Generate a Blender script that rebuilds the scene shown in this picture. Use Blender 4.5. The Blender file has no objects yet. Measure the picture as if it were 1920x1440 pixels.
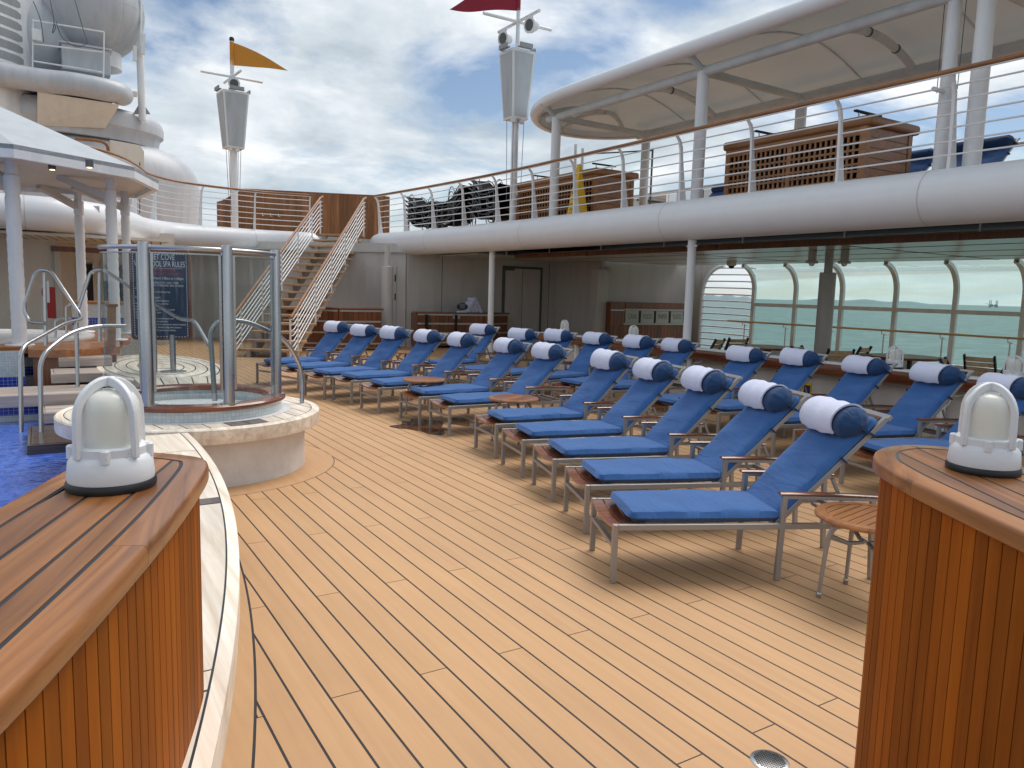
import bpy, bmesh, math, random
from mathutils import Vector, Matrix
random.seed(7)
R = math.radians
scene = bpy.context.scene
COL = scene.collection

# ------------------------------------------------------------------ camera
PITCH, ROLL, YAW, FPX, CAMH = R(6.95), R(1.617), R(32.037), 1420.0, 1.7
fwd = Vector((math.sin(YAW)*math.cos(PITCH), math.cos(YAW)*math.cos(PITCH), -math.sin(PITCH)))
rgt = Vector((math.cos(YAW), -math.sin(YAW), 0))
dwn = fwd.cross(rgt)
cr, sr = math.cos(ROLL), math.sin(ROLL)
cx_, cy_ = rgt*cr - dwn*sr, rgt*sr + dwn*cr          # image right, image down
CAM = Vector((0, 0, CAMH))
cam_d = bpy.data.cameras.new('camera'); cam = bpy.data.objects.new('camera', cam_d); COL.objects.link(cam)
m3 = Matrix((cx_, -cy_, -fwd)).transposed()
cam.matrix_world = Matrix.Translation(CAM) @ m3.to_4x4()
cam_d.sensor_width = 36; cam_d.lens = FPX/1920*36; cam_d.clip_start = .05; cam_d.clip_end = 80000
scene.camera = cam
def ray(x, y): return cx_*((x-960)/FPX) + cy_*((y-720)/FPX) + fwd
def atz(x, y, z=0.): d = ray(x, y); return CAM + d*((z-CAMH)/d.z)
def atx(x, y, X): d = ray(x, y); return CAM + d*(X/d.x)
def aty(x, y, Y): d = ray(x, y); return CAM + d*(Y/d.y)
def atd(x, y, D): return CAM + ray(x, y)*D            # D = depth along the optical axis

# ------------------------------------------------------------------ world, sun
SUN_EL, SUN_AZ = 60, 72          # azimuth clockwise from +Y
w = bpy.data.worlds.new('World'); scene.world = w; w.use_nodes = True
nt = w.node_tree; N = nt.nodes; L = nt.links
for n in list(N): N.remove(n)
out = N.new('ShaderNodeOutputWorld'); bg = N.new('ShaderNodeBackground'); bg.inputs[1].default_value = .066
sky = N.new('ShaderNodeTexSky'); sky.sky_type = 'NISHITA'; sky.sun_disc = False
sky.sun_elevation = R(SUN_EL); sky.sun_rotation = R(SUN_AZ); sky.air_density = 1.0; sky.dust_density = .6; sky.ozone_density = 1.6
tc = N.new('ShaderNodeTexCoord'); sep = N.new('ShaderNodeSeparateXYZ'); L.new(tc.outputs['Generated'], sep.inputs[0])
def wm(op, a, b=None, clamp=False):
    n = N.new('ShaderNodeMath'); n.operation = op; n.use_clamp = clamp
    for i, v in enumerate((a, b)):
        if v is None: continue
        if isinstance(v, (int, float)): n.inputs[i].default_value = v
        else: L.new(v, n.inputs[i])
    return n.outputs[0]
zc = wm('ADD', wm('MAXIMUM', sep.outputs[2], 0.0), .16)
comb = N.new('ShaderNodeCombineXYZ'); L.new(wm('DIVIDE', sep.outputs[0], zc), comb.inputs[0]); L.new(wm('DIVIDE', sep.outputs[1], zc), comb.inputs[1])
def wnoise(scale, det, rough, dist, off):
    mp = N.new('ShaderNodeMapping'); mp.inputs[1].default_value = off; L.new(comb.outputs[0], mp.inputs[0])
    n = N.new('ShaderNodeTexNoise'); n.inputs['Scale'].default_value = scale; n.inputs['Detail'].default_value = det
    n.inputs['Roughness'].default_value = rough; n.inputs['Distortion'].default_value = dist; L.new(mp.outputs[0], n.inputs[0]); return n.outputs[0]
def wramp(v, stops):
    n = N.new('ShaderNodeValToRGB'); e = n.color_ramp.elements
    while len(e) > 1: e.remove(e[-1])
    e[0].position, e[0].color = stops[0][0], (*stops[0][1], 1)
    for p, c in stops[1:]: k = e.new(p); k.color = (*c, 1)
    L.new(v, n.inputs[0]); return n.outputs[0]
cov = wnoise(.95, 9, .56, .35, (3.1, 1.7, 0))
cover = wramp(cov, [(.40, (0, 0, 0)), (.52, (1, 1, 1))])
shade = wnoise(1.35, 8, .58, .3, (8.3, 4.2, 2))
ccol = wramp(shade, [(.34, (4.6, 5.4, 6.1)), (.48, (7.0, 7.7, 8.3)), (.62, (10.2, 10.5, 10.7))])
mx = N.new('ShaderNodeMix'); mx.data_type = 'RGBA'; L.new(cover, mx.inputs[0]); L.new(sky.outputs[0], mx.inputs[6]); L.new(ccol, mx.inputs[7])
# pale haze towards the horizon, all round
hz = wramp(sep.outputs[2], [(0, (1, 1, 1)), (.16, (0, 0, 0))])
mh = N.new('ShaderNodeMix'); mh.data_type = 'RGBA'; L.new(wm('MULTIPLY', hz, .75), mh.inputs[0]); L.new(mx.outputs[2], mh.inputs[6]); mh.inputs[7].default_value = (7.0, 7.7, 8.1, 1)
L.new(mh.outputs[2], bg.inputs[0]); L.new(bg.outputs[0], out.inputs[0])
sl = bpy.data.lights.new('sun', 'SUN'); sl.energy = 1.8; sl.angle = R(42); sl.color = (1, .96, .9)
so = bpy.data.objects.new('sun', sl); COL.objects.link(so); so.location = (0, 0, 40)
sd = Vector((math.sin(R(SUN_AZ))*math.cos(R(SUN_EL)), math.cos(R(SUN_AZ))*math.cos(R(SUN_EL)), math.sin(R(SUN_EL))))
so.rotation_euler = sd.to_track_quat('Z', 'Y').to_euler()
scene.view_settings.view_transform = 'Standard'; scene.view_settings.look = 'None'
scene.view_settings.exposure = 0.63; scene.view_settings.gamma = 1
scene.render.engine = 'CYCLES'

# ------------------------------------------------------------------ mesh helpers
class MB:
    def __init__(s): s.v = []; s.f = []
    def add(s, vs, fs, M=None):
        o = len(s.v)
        s.v += [tuple(M @ Vector(p)) if M else tuple(p) for p in vs]
        s.f += [tuple(i+o for i in f) for f in fs]; return s
    def box(s, x0, x1, y0, y1, z0, z1, M=None):
        return s.add([(x0,y0,z0),(x1,y0,z0),(x1,y1,z0),(x0,y1,z0),(x0,y0,z1),(x1,y0,z1),(x1,y1,z1),(x0,y1,z1)],
            [(3,2,1,0),(4,5,6,7),(0,1,5,4),(1,2,6,5),(2,3,7,6),(3,0,4,7)], M)
    def bar(s, p, q, w, h, up=(0,0,1)):
        p, q = Vector(p), Vector(q); d = (q-p); l = d.length; d.normalize()
        u = Vector(up)
        if abs(d.dot(u)) > .98: u = Vector((1,0,0))
        a = d.cross(u).normalized(); b = a.cross(d)
        M = Matrix((a, d, b)).transposed().to_4x4(); M.translation = p
        return s.box(-w/2, w/2, 0, l, -h/2, h/2, M)
    def tube(s, pts, r, seg=8, closed=False, caps=True):
        pts = [Vector(p) for p in pts]; n = len(pts)
        rr = r if isinstance(r, (list, tuple)) else [r]*n
        o = len(s.v); ref = None
        for i, p in enumerate(pts):
            if closed: t = (pts[(i+1) % n]-pts[i-1])
            else: t = pts[min(i+1, n-1)]-pts[max(i-1, 0)]
            t.normalize()
            if ref is None:
                ref = Vector((0,0,1)) if abs(t.z) < .9 else Vector((1,0,0))
                ref = (ref - t*ref.dot(t)).normalized()
            else:
                ref = ref - t*ref.dot(t); ref.normalize()
            b = t.cross(ref)
            for k in range(seg):
                a = 2*math.pi*k/seg
                s.v.append(tuple(p + (ref*math.cos(a)+b*math.sin(a))*rr[i]))
        for i in range(n if closed else n-1):
            j = (i+1) % n
            for k in range(seg):
                l = (k+1) % seg
                s.f.append((o+i*seg+k, o+i*seg+l, o+j*seg+l, o+j*seg+k))
        if caps and not closed:
            s.f.append(tuple(o+k for k in reversed(range(seg)))); s.f.append(tuple(o+(n-1)*seg+k for k in range(seg)))
        return s
    def lathe(s, prof, seg=24, c=(0,0,0), sx=1, sy=1, a0=0, a1=None):
        o = len(s.v); full = a1 is None; m = seg if full else seg+1; a1 = a0+2*math.pi if full else a1
        for r, z in prof:
            for k in range(m):
                a = a0+(a1-a0)*k/seg; s.v.append((c[0]+r*math.cos(a)*sx, c[1]+r*math.sin(a)*sy, c[2]+z))
        for i in range(len(prof)-1):
            for k in range(seg):
                l = (k+1) % m
                s.f.append((o+i*m+k, o+i*m+l, o+(i+1)*m+l, o+(i+1)*m+k))
        if full and prof[0] != prof[-1]:
            if prof[0][0] > 1e-4 and abs(prof[0][1]-prof[1][1]) > 1e-6: s.f.append(tuple(o+k for k in reversed(range(m))))
            if prof[-1][0] > 1e-4 and abs(prof[-1][1]-prof[-2][1]) > 1e-6: s.f.append(tuple(o+(len(prof)-1)*m+k for k in range(m)))
        return s
    def prism(s, poly, z0, z1):
        a = sum(poly[i-1][0]*poly[i][1]-poly[i][0]*poly[i-1][1] for i in range(len(poly)))
        if a < 0: poly = poly[::-1]
        n = len(poly); o = len(s.v)
        s.v += [(p[0], p[1], z0) for p in poly] + [(p[0], p[1], z1) for p in poly]
        s.f += [tuple(o+i for i in reversed(range(n))), tuple(o+n+i for i in range(n))]
        s.f += [(o+i, o+(i+1) % n, o+n+(i+1) % n, o+n+i) for i in range(n)]; return s
    def sweep(s, prof, path, closed=False, caps=True):
        # prof: closed loop of (u to the right of travel, v up); path: horizontal points
        path = [Vector(p) for p in path]; n = len(path); m = len(prof); o = len(s.v)
        for i, p in enumerate(path):
            if closed: t = path[(i+1) % n]-path[i-1]
            else: t = path[min(i+1, n-1)]-path[max(i-1, 0)]
            t.z = 0; t.normalize(); r = Vector((t.y, -t.x, 0))
            for u, v in prof: s.v.append(tuple(p + r*u + Vector((0,0,v))))
        for i in range(n if closed else n-1):
            j = (i+1) % n
            for k in range(m):
                l = (k+1) % m
                s.f.append((o+i*m+k, o+j*m+k, o+j*m+l, o+i*m+l))
        if caps and not closed:
            s.f.append(tuple(o+k for k in range(m))); s.f.append(tuple(o+(n-1)*m+k for k in reversed(range(m))))
        return s
    def grid(s, fn, nu, nv):
        o = len(s.v)
        for i in range(nu+1):
            for j in range(nv+1): s.v.append(tuple(fn(i/nu, j/nv)))
        for i in range(nu):
            for j in range(nv):
                a = o+i*(nv+1)+j; s.f.append((a, a+nv+1, a+nv+2, a+1))
        return s
    def ball(s, c, r, seg=16, rings=10, sz=1.):
        return s.lathe([(r*math.sin(math.pi*i/rings)+1e-5, -r*sz*math.cos(math.pi*i/rings)) for i in range(rings+1)], seg, c)
    def mesh(s, name, mat, smooth=False):
        me = bpy.data.meshes.new(name); me.from_pydata(s.v, [], s.f)
        me.materials.append(mat)
        if smooth:
            me.polygons.foreach_set('use_smooth', [True]*len(me.polygons))
            me.set_sharp_from_angle(angle=R(38))
        me.update(); return me
    def build(s, name, mat, parent=None, smooth=False, bevel=0, local=False, seg=2, fix=False):
        me = s.mesh(name, mat, smooth)
        if fix:
            bm = bmesh.new(); bm.from_mesh(me); bmesh.ops.recalc_face_normals(bm, faces=bm.faces); bm.to_mesh(me); bm.free()
        return obj(name, me, parent, bevel, local, seg)
def obj(name, me, parent=None, bevel=0, local=False, seg=2):
    o = bpy.data.objects.new(name, me); COL.objects.link(o)
    if parent:
        o.parent = parent
        if not local: o.matrix_parent_inverse = world_of(parent).inverted()
    if bevel:
        b = o.modifiers.new('bevel', 'BEVEL'); b.width = bevel; b.segments = seg; b.limit_method = 'ANGLE'; b.angle_limit = R(40)
    return o
def world_of(o):
    M = Matrix.LocRotScale(o.location, o.rotation_euler, o.scale)
    if o.parent: M = world_of(o.parent) @ o.matrix_parent_inverse @ M
    return M
def tag(o, label=None, cat=None, group=None, kind=None):
    if label: o['label'] = label
    if cat: o['category'] = cat
    if group: o['group'] = group
    if kind: o['kind'] = kind
    return o
def thing(name, label, cat, loc=(0,0,0), rz=0, group=None):
    o = bpy.data.objects.new(name, None); COL.objects.link(o); o.empty_display_size = .2
    o.location = loc; o.rotation_euler = (0, 0, rz); return tag(o, label, cat, group)
def copy_tree(o, parent=None):
    c = o.copy(); COL.objects.link(c)
    if parent: c.parent = parent
    for ch in o.children: copy_tree(ch, c)
    return c
def lerp(a, b, t): return a+(b-a)*t
def smooth_path(pts, n=6, closed=False):
    P = [Vector(p) for p in pts]; o = []; m = len(P)
    for i in range(m if closed else m-1):
        p0 = P[i-1] if (i > 0 or closed) else P[0]; p1 = P[i]; p2 = P[(i+1) % m]; p3 = P[(i+2) % m] if (i+2 < m or closed) else P[-1]
        for k in range(n):
            t = k/n
            o.append(.5*((2*p1)+(p2-p0)*t+(2*p0-5*p1+4*p2-p3)*t*t+(3*p1-p0-3*p2+p3)*t*t*t))
    if not closed: o.append(P[-1])
    return o
def fillet(pts, r, n=5):
    P = [Vector(p) for p in pts]; o = [P[0]]
    for i in range(1, len(P)-1):
        a = (P[i-1]-P[i]); b = (P[i+1]-P[i]); rr = min(r, a.length*.48, b.length*.48)
        A = P[i]+a.normalized()*rr; B = P[i]+b.normalized()*rr
        for k in range(n+1):
            t = k/n; o.append((1-t)**2*A + 2*t*(1-t)*P[i] + t*t*B)
    o.append(P[-1]); return o
def resample(pts, step):
    P = [Vector(p) for p in pts]; d = [0]
    for i in range(1, len(P)): d.append(d[-1]+(P[i]-P[i-1]).length)
    n = max(1, round(d[-1]/step)); o = []; j = 0
    for k in range(n+1):
        s = d[-1]*k/n
        while j < len(d)-2 and d[j+1] < s: j += 1
        o.append(P[j].lerp(P[j+1], (s-d[j])/max(1e-9, d[j+1]-d[j])))
    return o
def offset_path(pts, u):
    P = [Vector(p) for p in pts]; o = []
    for i, p in enumerate(P):
        t = P[min(i+1, len(P)-1)]-P[max(i-1, 0)]; t.z = 0; t.normalize()
        o.append(p + Vector((t.y, -t.x, 0))*u)
    return o
def text_mesh(txt, size, mat, align='CENTER', depth=.0, sx=1.):
    cu = bpy.data.curves.new('txt', 'FONT'); cu.body = txt; cu.size = size; cu.align_x = align; cu.align_y = 'CENTER'; cu.extrude = depth
    o = bpy.data.objects.new('txt', cu); COL.objects.link(o); bpy.context.view_layer.update()
    me = bpy.data.meshes.new_from_object(o.evaluated_get(bpy.context.evaluated_depsgraph_get()))
    bpy.data.objects.remove(o); bpy.data.curves.remove(cu)
    me.materials.clear(); me.materials.append(mat)
    if sx != 1: me.transform(Matrix.Diagonal((sx, 1, 1, 1)))
    return me

# ------------------------------------------------------------------ materials
def mat(name, col=(.5,.5,.5), rough=.5, metal=0, spec=.5, coat=0, fn=None):
    m = bpy.data.materials.new(name); m.use_nodes = True
    p = m.node_tree.nodes['Principled BSDF']
    p.inputs['Base Color'].default_value = (*col, 1); p.inputs['Roughness'].default_value = rough
    p.inputs['Metallic'].default_value = metal; p.inputs['Specular IOR Level'].default_value = spec
    if coat: p.inputs['Coat Weight'].default_value = coat; p.inputs['Coat Roughness'].default_value = .12
    if fn: fn(m.node_tree, m.node_tree.nodes, m.node_tree.links, p)
    return m
def nd(N, t, **k):
    n = N.new(t)
    for a, b in k.items():
        if a in n.inputs: n.inputs[a].default_value = b
        else: setattr(n, a, b)
    return n
def coords(N, L, scale=(1,1,1), rnd=False, kind='Object', rot=(0,0,0)):
    t = N.new('ShaderNodeTexCoord'); mp = N.new('ShaderNodeMapping'); mp.inputs['Scale'].default_value = scale; mp.inputs['Rotation'].default_value = rot
    L.new(t.outputs[kind], mp.inputs[0])
    if not rnd: return mp.outputs[0]
    oi = N.new('ShaderNodeObjectInfo'); mu = nd(N, 'ShaderNodeMath', operation='MULTIPLY'); mu.inputs[1].default_value = 37.
    L.new(oi.outputs['Random'], mu.inputs[0]); ad = nd(N, 'ShaderNodeVectorMath', operation='ADD'); L.new(mp.outputs[0], ad.inputs[0]); L.new(mu.outputs[0], ad.inputs[1])
    return ad.outputs[0]
def ramp(N, L, v, stops):
    n = N.new('ShaderNodeValToRGB'); e = n.color_ramp.elements
    while len(e) > 1: e.remove(e[-1])
    e[0].position, e[0].color = stops[0][0], (*stops[0][1], 1)
    for p, c in stops[1:]: k = e.new(p); k.color = (*c, 1)
    L.new(v, n.inputs[0]); return n.outputs[0]
def noise(N, L, vec, scale, det=4, rough=.5, dist=0):
    n = nd(N, 'ShaderNodeTexNoise'); n.inputs['Scale'].default_value = scale; n.inputs['Detail'].default_value = det
    n.inputs['Roughness'].default_value = rough; n.inputs['Distortion'].default_value = dist
    if vec: L.new(vec, n.inputs['Vector'])
    return n.outputs[0]
def mixc(N, L, f, a, b, mode='MIX'):
    n = N.new('ShaderNodeMix'); n.data_type = 'RGBA'; n.blend_type = mode
    for i, v in ((0, f), (6, a), (7, b)):
        if isinstance(v, (int, float)): n.inputs[i].default_value = v
        elif isinstance(v, tuple): n.inputs[i].default_value = (*v, 1)
        else: L.new(v, n.inputs[i])
    return n.outputs[2]
def bump(N, L, p, h, strength=.3, dist=.01):
    b = N.new('ShaderNodeBump'); b.inputs['Strength'].default_value = strength; b.inputs['Distance'].default_value = dist
    L.new(h, b.inputs['Height']); L.new(b.outputs[0], p.inputs['Normal'])
def rrange(N, L, p, v, a, b):
    m = nd(N, 'ShaderNodeMapRange'); m.inputs['To Min'].default_value = a; m.inputs['To Max'].default_value = b; L.new(v, m.inputs[0]); L.new(m.outputs[0], p.inputs['Roughness'])
def wood(name, dark, light, axis=0, scale=1., rough=(.3,.5), coat=0, vary=.25, spec=.5, grain=.5):
    def fn(nt, N, L, p):
        sc = [26*scale]*3; sc[axis] = 1.4*scale
        v = coords(N, L, tuple(sc), True)
        a = noise(N, L, v, 1., 6, .6, .6)
        sc2 = [3.2*scale]*3; sc2[axis] = .55*scale
        b = noise(N, L, coords(N, L, tuple(sc2), True), 1., 3, .5, .8)
        c = ramp(N, L, a, [(.5-grain*.35, dark), (.5+grain*.35, light)])
        oi = N.new('ShaderNodeObjectInfo')
        hs = N.new('ShaderNodeHueSaturation'); hs.inputs['Hue'].default_value = .5
        m = nd(N, 'ShaderNodeMapRange'); m.inputs['To Min'].default_value = 1-vary; m.inputs['To Max'].default_value = 1+vary*.6; L.new(oi.outputs['Random'], m.inputs[0])
        m2 = nd(N, 'ShaderNodeMapRange'); m2.inputs['From Min'].default_value = .3; m2.inputs['From Max'].default_value = .7; m2.inputs['To Min'].default_value = .78; m2.inputs['To Max'].default_value = 1.15; L.new(b, m2.inputs[0])
        mm = nd(N, 'ShaderNodeMath', operation='MULTIPLY'); L.new(m.outputs[0], mm.inputs[0]); L.new(m2.outputs[0], mm.inputs[1])
        L.new(mm.outputs[0], hs.inputs['Value']); L.new(c, hs.inputs['Color']); L.new(hs.outputs[0], p.inputs['Base Color'])
        rrange(N, L, p, b, *rough); bump(N, L, p, a, .12, .003)
    return mat(name, rough=rough[0], coat=coat, spec=spec, fn=fn)
def paint(name, col=(.8,.8,.8), rough=.4, dirt=.08, bscale=9, bstr=.04, streak=True):
    def fn(nt, N, L, p):
        a = noise(N, L, coords(N, L, (2.2, 2.2, .5) if streak else (2,2,2), True), 1.6, 6, .62)
        b = noise(N, L, coords(N, L), bscale, 3)
        lo = tuple(c*(1-dirt*2.4) for c in col)
        L.new(ramp(N, L, a, [(.36, lo), (.55, col)]), p.inputs['Base Color'])
        rrange(N, L, p, a, rough-.08, rough+.1); bump(N, L, p, b, bstr, .02)
    return mat(name, col, rough, fn=fn)
def glass_mat(name, tint=(.86,.95,.92), rough=.0, smear=0., refl=1.):
    m = bpy.data.materials.new(name); m.use_nodes = True; N = m.node_tree.nodes; L = m.node_tree.links
    for n in list(N): N.remove(n)
    o = N.new('ShaderNodeOutputMaterial'); t = N.new('ShaderNodeBsdfTransparent'); t.inputs[0].default_value = (*tint, 1)
    g = N.new('ShaderNodeBsdfGlossy'); g.inputs['Roughness'].default_value = rough
    fr = N.new('ShaderNodeFresnel'); fr.inputs[0].default_value = 1.45
    mu = nd(N, 'ShaderNodeMath', operation='MULTIPLY'); mu.inputs[1].default_value = refl; L.new(fr.outputs[0], mu.inputs[0])
    mx = N.new('ShaderNodeMixShader'); L.new(mu.outputs[0], mx.inputs[0]); L.new(t.outputs[0], mx.inputs[1]); L.new(g.outputs[0], mx.inputs[2])
    last = mx.outputs[0]
    if smear:
        d = N.new('ShaderNodeBsdfDiffuse'); d.inputs[0].default_value = (.7,.72,.72,1)
        n = noise(N, L, coords(N, L, (14, 14, 1.1)), 1.4, 6, .65)
        r = ramp(N, L, n, [(.5, (0,0,0)), (.78, (smear,)*3)])
        m2 = N.new('ShaderNodeMixShader'); L.new(r, m2.inputs[0]); L.new(last, m2.inputs[1]); L.new(d.outputs[0], m2.inputs[2]); last = m2.outputs[0]
    L.new(last, o.inputs[0]); return m

M = {}
M['teak_side'] = wood('teak_side', (.265,.066,.003), (.36,.100,.006), 2, 1., (.5,.65), 0, .28, .12)
M['teak_top'] = wood('teak_top', (.17,.058,.014), (.37,.150,.042), 0, .8, (.2,.45), .2, .3, .4, grain=.42)
M['teak_dark'] = wood('teak_dark', (.14,.04,.012), (.26,.085,.022), 2, 1., (.25,.4), .2, .3)
M['teak_rail'] = wood('teak_rail', (.22,.088,.028), (.38,.168,.056), 1, 1., (.3,.45), .1, .1)
M['teak_table'] = wood('teak_table', (.27,.10,.03), (.46,.19,.06), 0, 1., (.25,.4), .25, .2)
M['mahogany'] = wood('mahogany', (.15,.042,.016), (.27,.085,.03), 0, 1., (.15,.3), .4, .1)
M['mahogany_y'] = wood('mahogany_y', (.12,.03,.011), (.2,.055,.018), 1, 1., (.15,.3), .4, .1)
M['teak_pale'] = wood('teak_pale', (.66,.53,.40), (.93,.85,.74), 1, .7, (.45,.65), 0, .16)
M['teak_wet'] = wood('teak_wet', (.07,.028,.014), (.17,.075,.038), 1, .7, (.05,.22), .6, .25)
M['teak_grey'] = wood('teak_grey', (.36,.29,.25), (.55,.47,.42), 0, .8, (.5,.7), 0, .12)
M['teak_step_wet'] = wood('teak_step_wet', (.035,.024,.02), (.09,.06,.045), 0, .8, (.1,.3), .4, .12)
M['chair_teak'] = wood('chair_teak', (.50,.31,.16), (.72,.51,.30), 1, 1., (.4,.55), 0, .15)
M['tread'] = wood('tread', (.38,.23,.12), (.52,.33,.19), 0, 1., (.5,.7), 0, .12)
def deck_fn(nt, N, L, p):
    a = noise(N, L, coords(N, L, (26, 1.2, 1), True), 1., 4, .6)
    b = noise(N, L, coords(N, L, (1,1,1)), .8, 5, .6)
    sm = noise(N, L, coords(N, L, (1,1,1)), 5.5, 5, .65)
    c = ramp(N, L, a, [(.3, (.545,.315,.155)), (.7, (.60,.355,.18))])
    oi = N.new('ShaderNodeObjectInfo'); m = nd(N, 'ShaderNodeMapRange'); m.inputs['To Min'].default_value = .955; m.inputs['To Max'].default_value = 1.03; L.new(oi.outputs['Random'], m.inputs[0])
    m3 = nd(N, 'ShaderNodeMapRange'); m3.inputs['From Min'].default_value = .3; m3.inputs['From Max'].default_value = .7; m3.inputs['To Min'].default_value = .93; m3.inputs['To Max'].default_value = 1.05; L.new(b, m3.inputs[0])
    mm = nd(N, 'ShaderNodeMath', operation='MULTIPLY'); L.new(m.outputs[0], mm.inputs[0]); L.new(m3.outputs[0], mm.inputs[1])
    hs = N.new('ShaderNodeHueSaturation'); L.new(mm.outputs[0], hs.inputs['Value']); L.new(c, hs.inputs['Color'])
    L.new(mixc(N, L, ramp(N, L, sm, [(.62, (0,0,0)), (.8, (.25,.25,.25))]), hs.outputs[0], (.42,.25,.13)), p.inputs['Base Color'])
    rrange(N, L, p, b, .42, .66); bump(N, L, p, a, .05, .002)
M['deck'] = mat('deck', (.58,.34,.17), .5, spec=.35, fn=deck_fn)
M['caulk'] = mat('caulk', (.022,.019,.02), .6)
M['caulk_top'] = mat('caulk_top', (.02,.024,.03), .5)
M['white'] = paint('white', (.78,.78,.79), .35, .05)
M['white_rail'] = paint('white_rail', (.78,.78,.79), .35, .04)
M['white_wall'] = paint('white_wall', (.56,.53,.50), .45, .04, 5, .02)
M['cream_wall'] = paint('cream_wall', (.72,.66,.58), .45, .04, 5, .02)
M['tube_white'] = paint('tube_white', (.77,.77,.79), .32, .012, 1.2, .05, False)
M['stucco'] = paint('stucco', (.72,.70,.68), .6, .06, 3, .15, False)
M['canvas'] = paint('canvas', (.60,.62,.63), .7, .05, 2, .05, False)
M['roof_white'] = paint('roof_white', (.44,.47,.50), .6, .04, 3, .03, False)
M['enclosure'] = wood('enclosure', (.18,.078,.03), (.32,.155,.07), 2, .8, (.4,.6), 0, .2, .3)
def memb_fn(nt, N, L, p):
    t = N.new('ShaderNodeBsdfTranslucent'); t.inputs[0].default_value = (.62,.61,.56,1); m = N.new('ShaderNodeMixShader'); m.inputs[0].default_value = .08
    o = [n for n in N if n.type == 'OUTPUT_MATERIAL'][0]; L.new(p.outputs[0], m.inputs[1]); L.new(t.outputs[0], m.inputs[2]); L.new(m.outputs[0], o.inputs[0])
M['membrane'] = mat('membrane', (.56,.58,.58), .7, spec=.2, fn=memb_fn)
M['house_white_shaded'] = paint('house_white_shaded', (.50,.51,.54), .4, .05)  # deckhouse white greyed in the colour to stand in for shade
M['louver'] = paint('louver', (.30,.31,.32), .5, .05)
M['ceiling'] = mat('ceiling', (.50,.52,.50), .22, spec=.6)
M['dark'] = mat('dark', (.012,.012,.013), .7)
M['speaker_grey'] = paint('speaker_grey', (.46,.48,.50), .6, .06)
M['white_frame'] = paint('white_frame', (.76,.77,.77), .4, .05)
M['steel'] = mat('steel', (.47,.47,.475), .28, 1., fn=lambda nt, N, L, p: rrange(N, L, p, noise(N, L, coords(N, L, (3,3,1)), 6, 5, .6), .18, .42))
M['alu'] = mat('alu', (.36,.35,.345), .42, .55, fn=lambda nt, N, L, p: rrange(N, L, p, noise(N, L, coords(N, L, (3,3,3)), 9, 4, .6), .34, .5))
M['strip'] = mat('strip', (.5,.5,.48), .35, .7)
M['black_frame'] = mat('black_frame', (.02,.02,.022), .4)
M['black_sling'] = mat('black_sling', (.006,.006,.007), .9, spec=.08)
M['grey_tube'] = mat('grey_tube', (.12,.125,.13), .35, .5)
M['rubber'] = mat('rubber', (.012,.012,.014), .45)
def fabric(name, col, k=.16):
    def fn(nt, N, L, p):
        v = coords(N, L, (1,1,1), True)
        a = noise(N, L, v, 5., 5, .6, .8); b = noise(N, L, coords(N, L), 260., 2, .5)
        L.new(ramp(N, L, a, [(.3, tuple(c*.93 for c in col)), (.7, tuple(min(1, c*1.06) for c in col))]), p.inputs['Base Color'])
        w_ = noise(N, L, coords(N, L, (9, 1.6, 3), True), 2.2, 4, .55, 1.2)
        ad = nd(N, 'ShaderNodeMath', operation='MULTIPLY_ADD'); ad.inputs[1].default_value = .06; L.new(b, ad.inputs[0]); L.new(w_, ad.inputs[2])
        bump(N, L, p, ad.outputs[0], k*2.2, .03)
        p.inputs['Sheen Weight'].default_value = .15
    return mat(name, col, .85, spec=.2, fn=fn)
M['blue_fabric'] = fabric('blue_fabric', (.040,.122,.33))
M['blue_dark'] = fabric('blue_dark', (.018,.055,.145), .3)
def towel_fn(nt, N, L, p):
    b = noise(N, L, coords(N, L), 330., 2, .6); a = noise(N, L, coords(N, L, (1,1,1), True), 9., 3)
    wv = nd(N, 'ShaderNodeTexWave'); wv.inputs['Scale'].default_value = 42.; wv.bands_direction = 'Y'; L.new(coords(N, L), wv.inputs[0])
    m = nd(N, 'ShaderNodeMath', operation='MULTIPLY_ADD'); m.inputs[1].default_value = .5; L.new(wv.outputs[1], m.inputs[0]); L.new(b, m.inputs[2])
    m2 = nd(N, 'ShaderNodeMath', operation='MULTIPLY_ADD'); m2.inputs[1].default_value = 3.; L.new(a, m2.inputs[0]); L.new(m.outputs[0], m2.inputs[2])
    bump(N, L, p, m2.outputs[0], .35, .006); p.inputs['Sheen Weight'].default_value = .3
M['towel'] = mat('towel', (.68,.71,.88), .95, spec=.1, fn=towel_fn)
M['glass'] = glass_mat('glass', (.64,.70,.71), 0, .20)
M['glass_green'] = glass_mat('glass_green', (.76,.90,.84), 0, .05, .3)
M['glass_clear'] = glass_mat('glass_clear', (.90,.96,.95), 0, .0)
def lampglass_fn(nt, N, L, p):
    p.inputs['Subsurface Weight'].default_value = .3; p.inputs['Subsurface Radius'].default_value = (.04,.04,.03); p.inputs['Subsurface Scale'].default_value = .5
    t = N.new('ShaderNodeBsdfTransparent'); m = N.new('ShaderNodeMixShader'); m.inputs[0].default_value = .2
    o = [n for n in N if n.type == 'OUTPUT_MATERIAL'][0]; L.new(p.outputs[0], m.inputs[1]); L.new(t.outputs[0], m.inputs[2]); L.new(m.outputs[0], o.inputs[0])
M['lamp_glass'] = mat('lamp_glass', (.88,.87,.80), .2, spec=.5, fn=lampglass_fn)
M['bulb'] = mat('bulb', (.80,.74,.42), .35)
M['puddle'] = glass_mat('puddle', (.62,.54,.46), .02, .0, 1.4)
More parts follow.
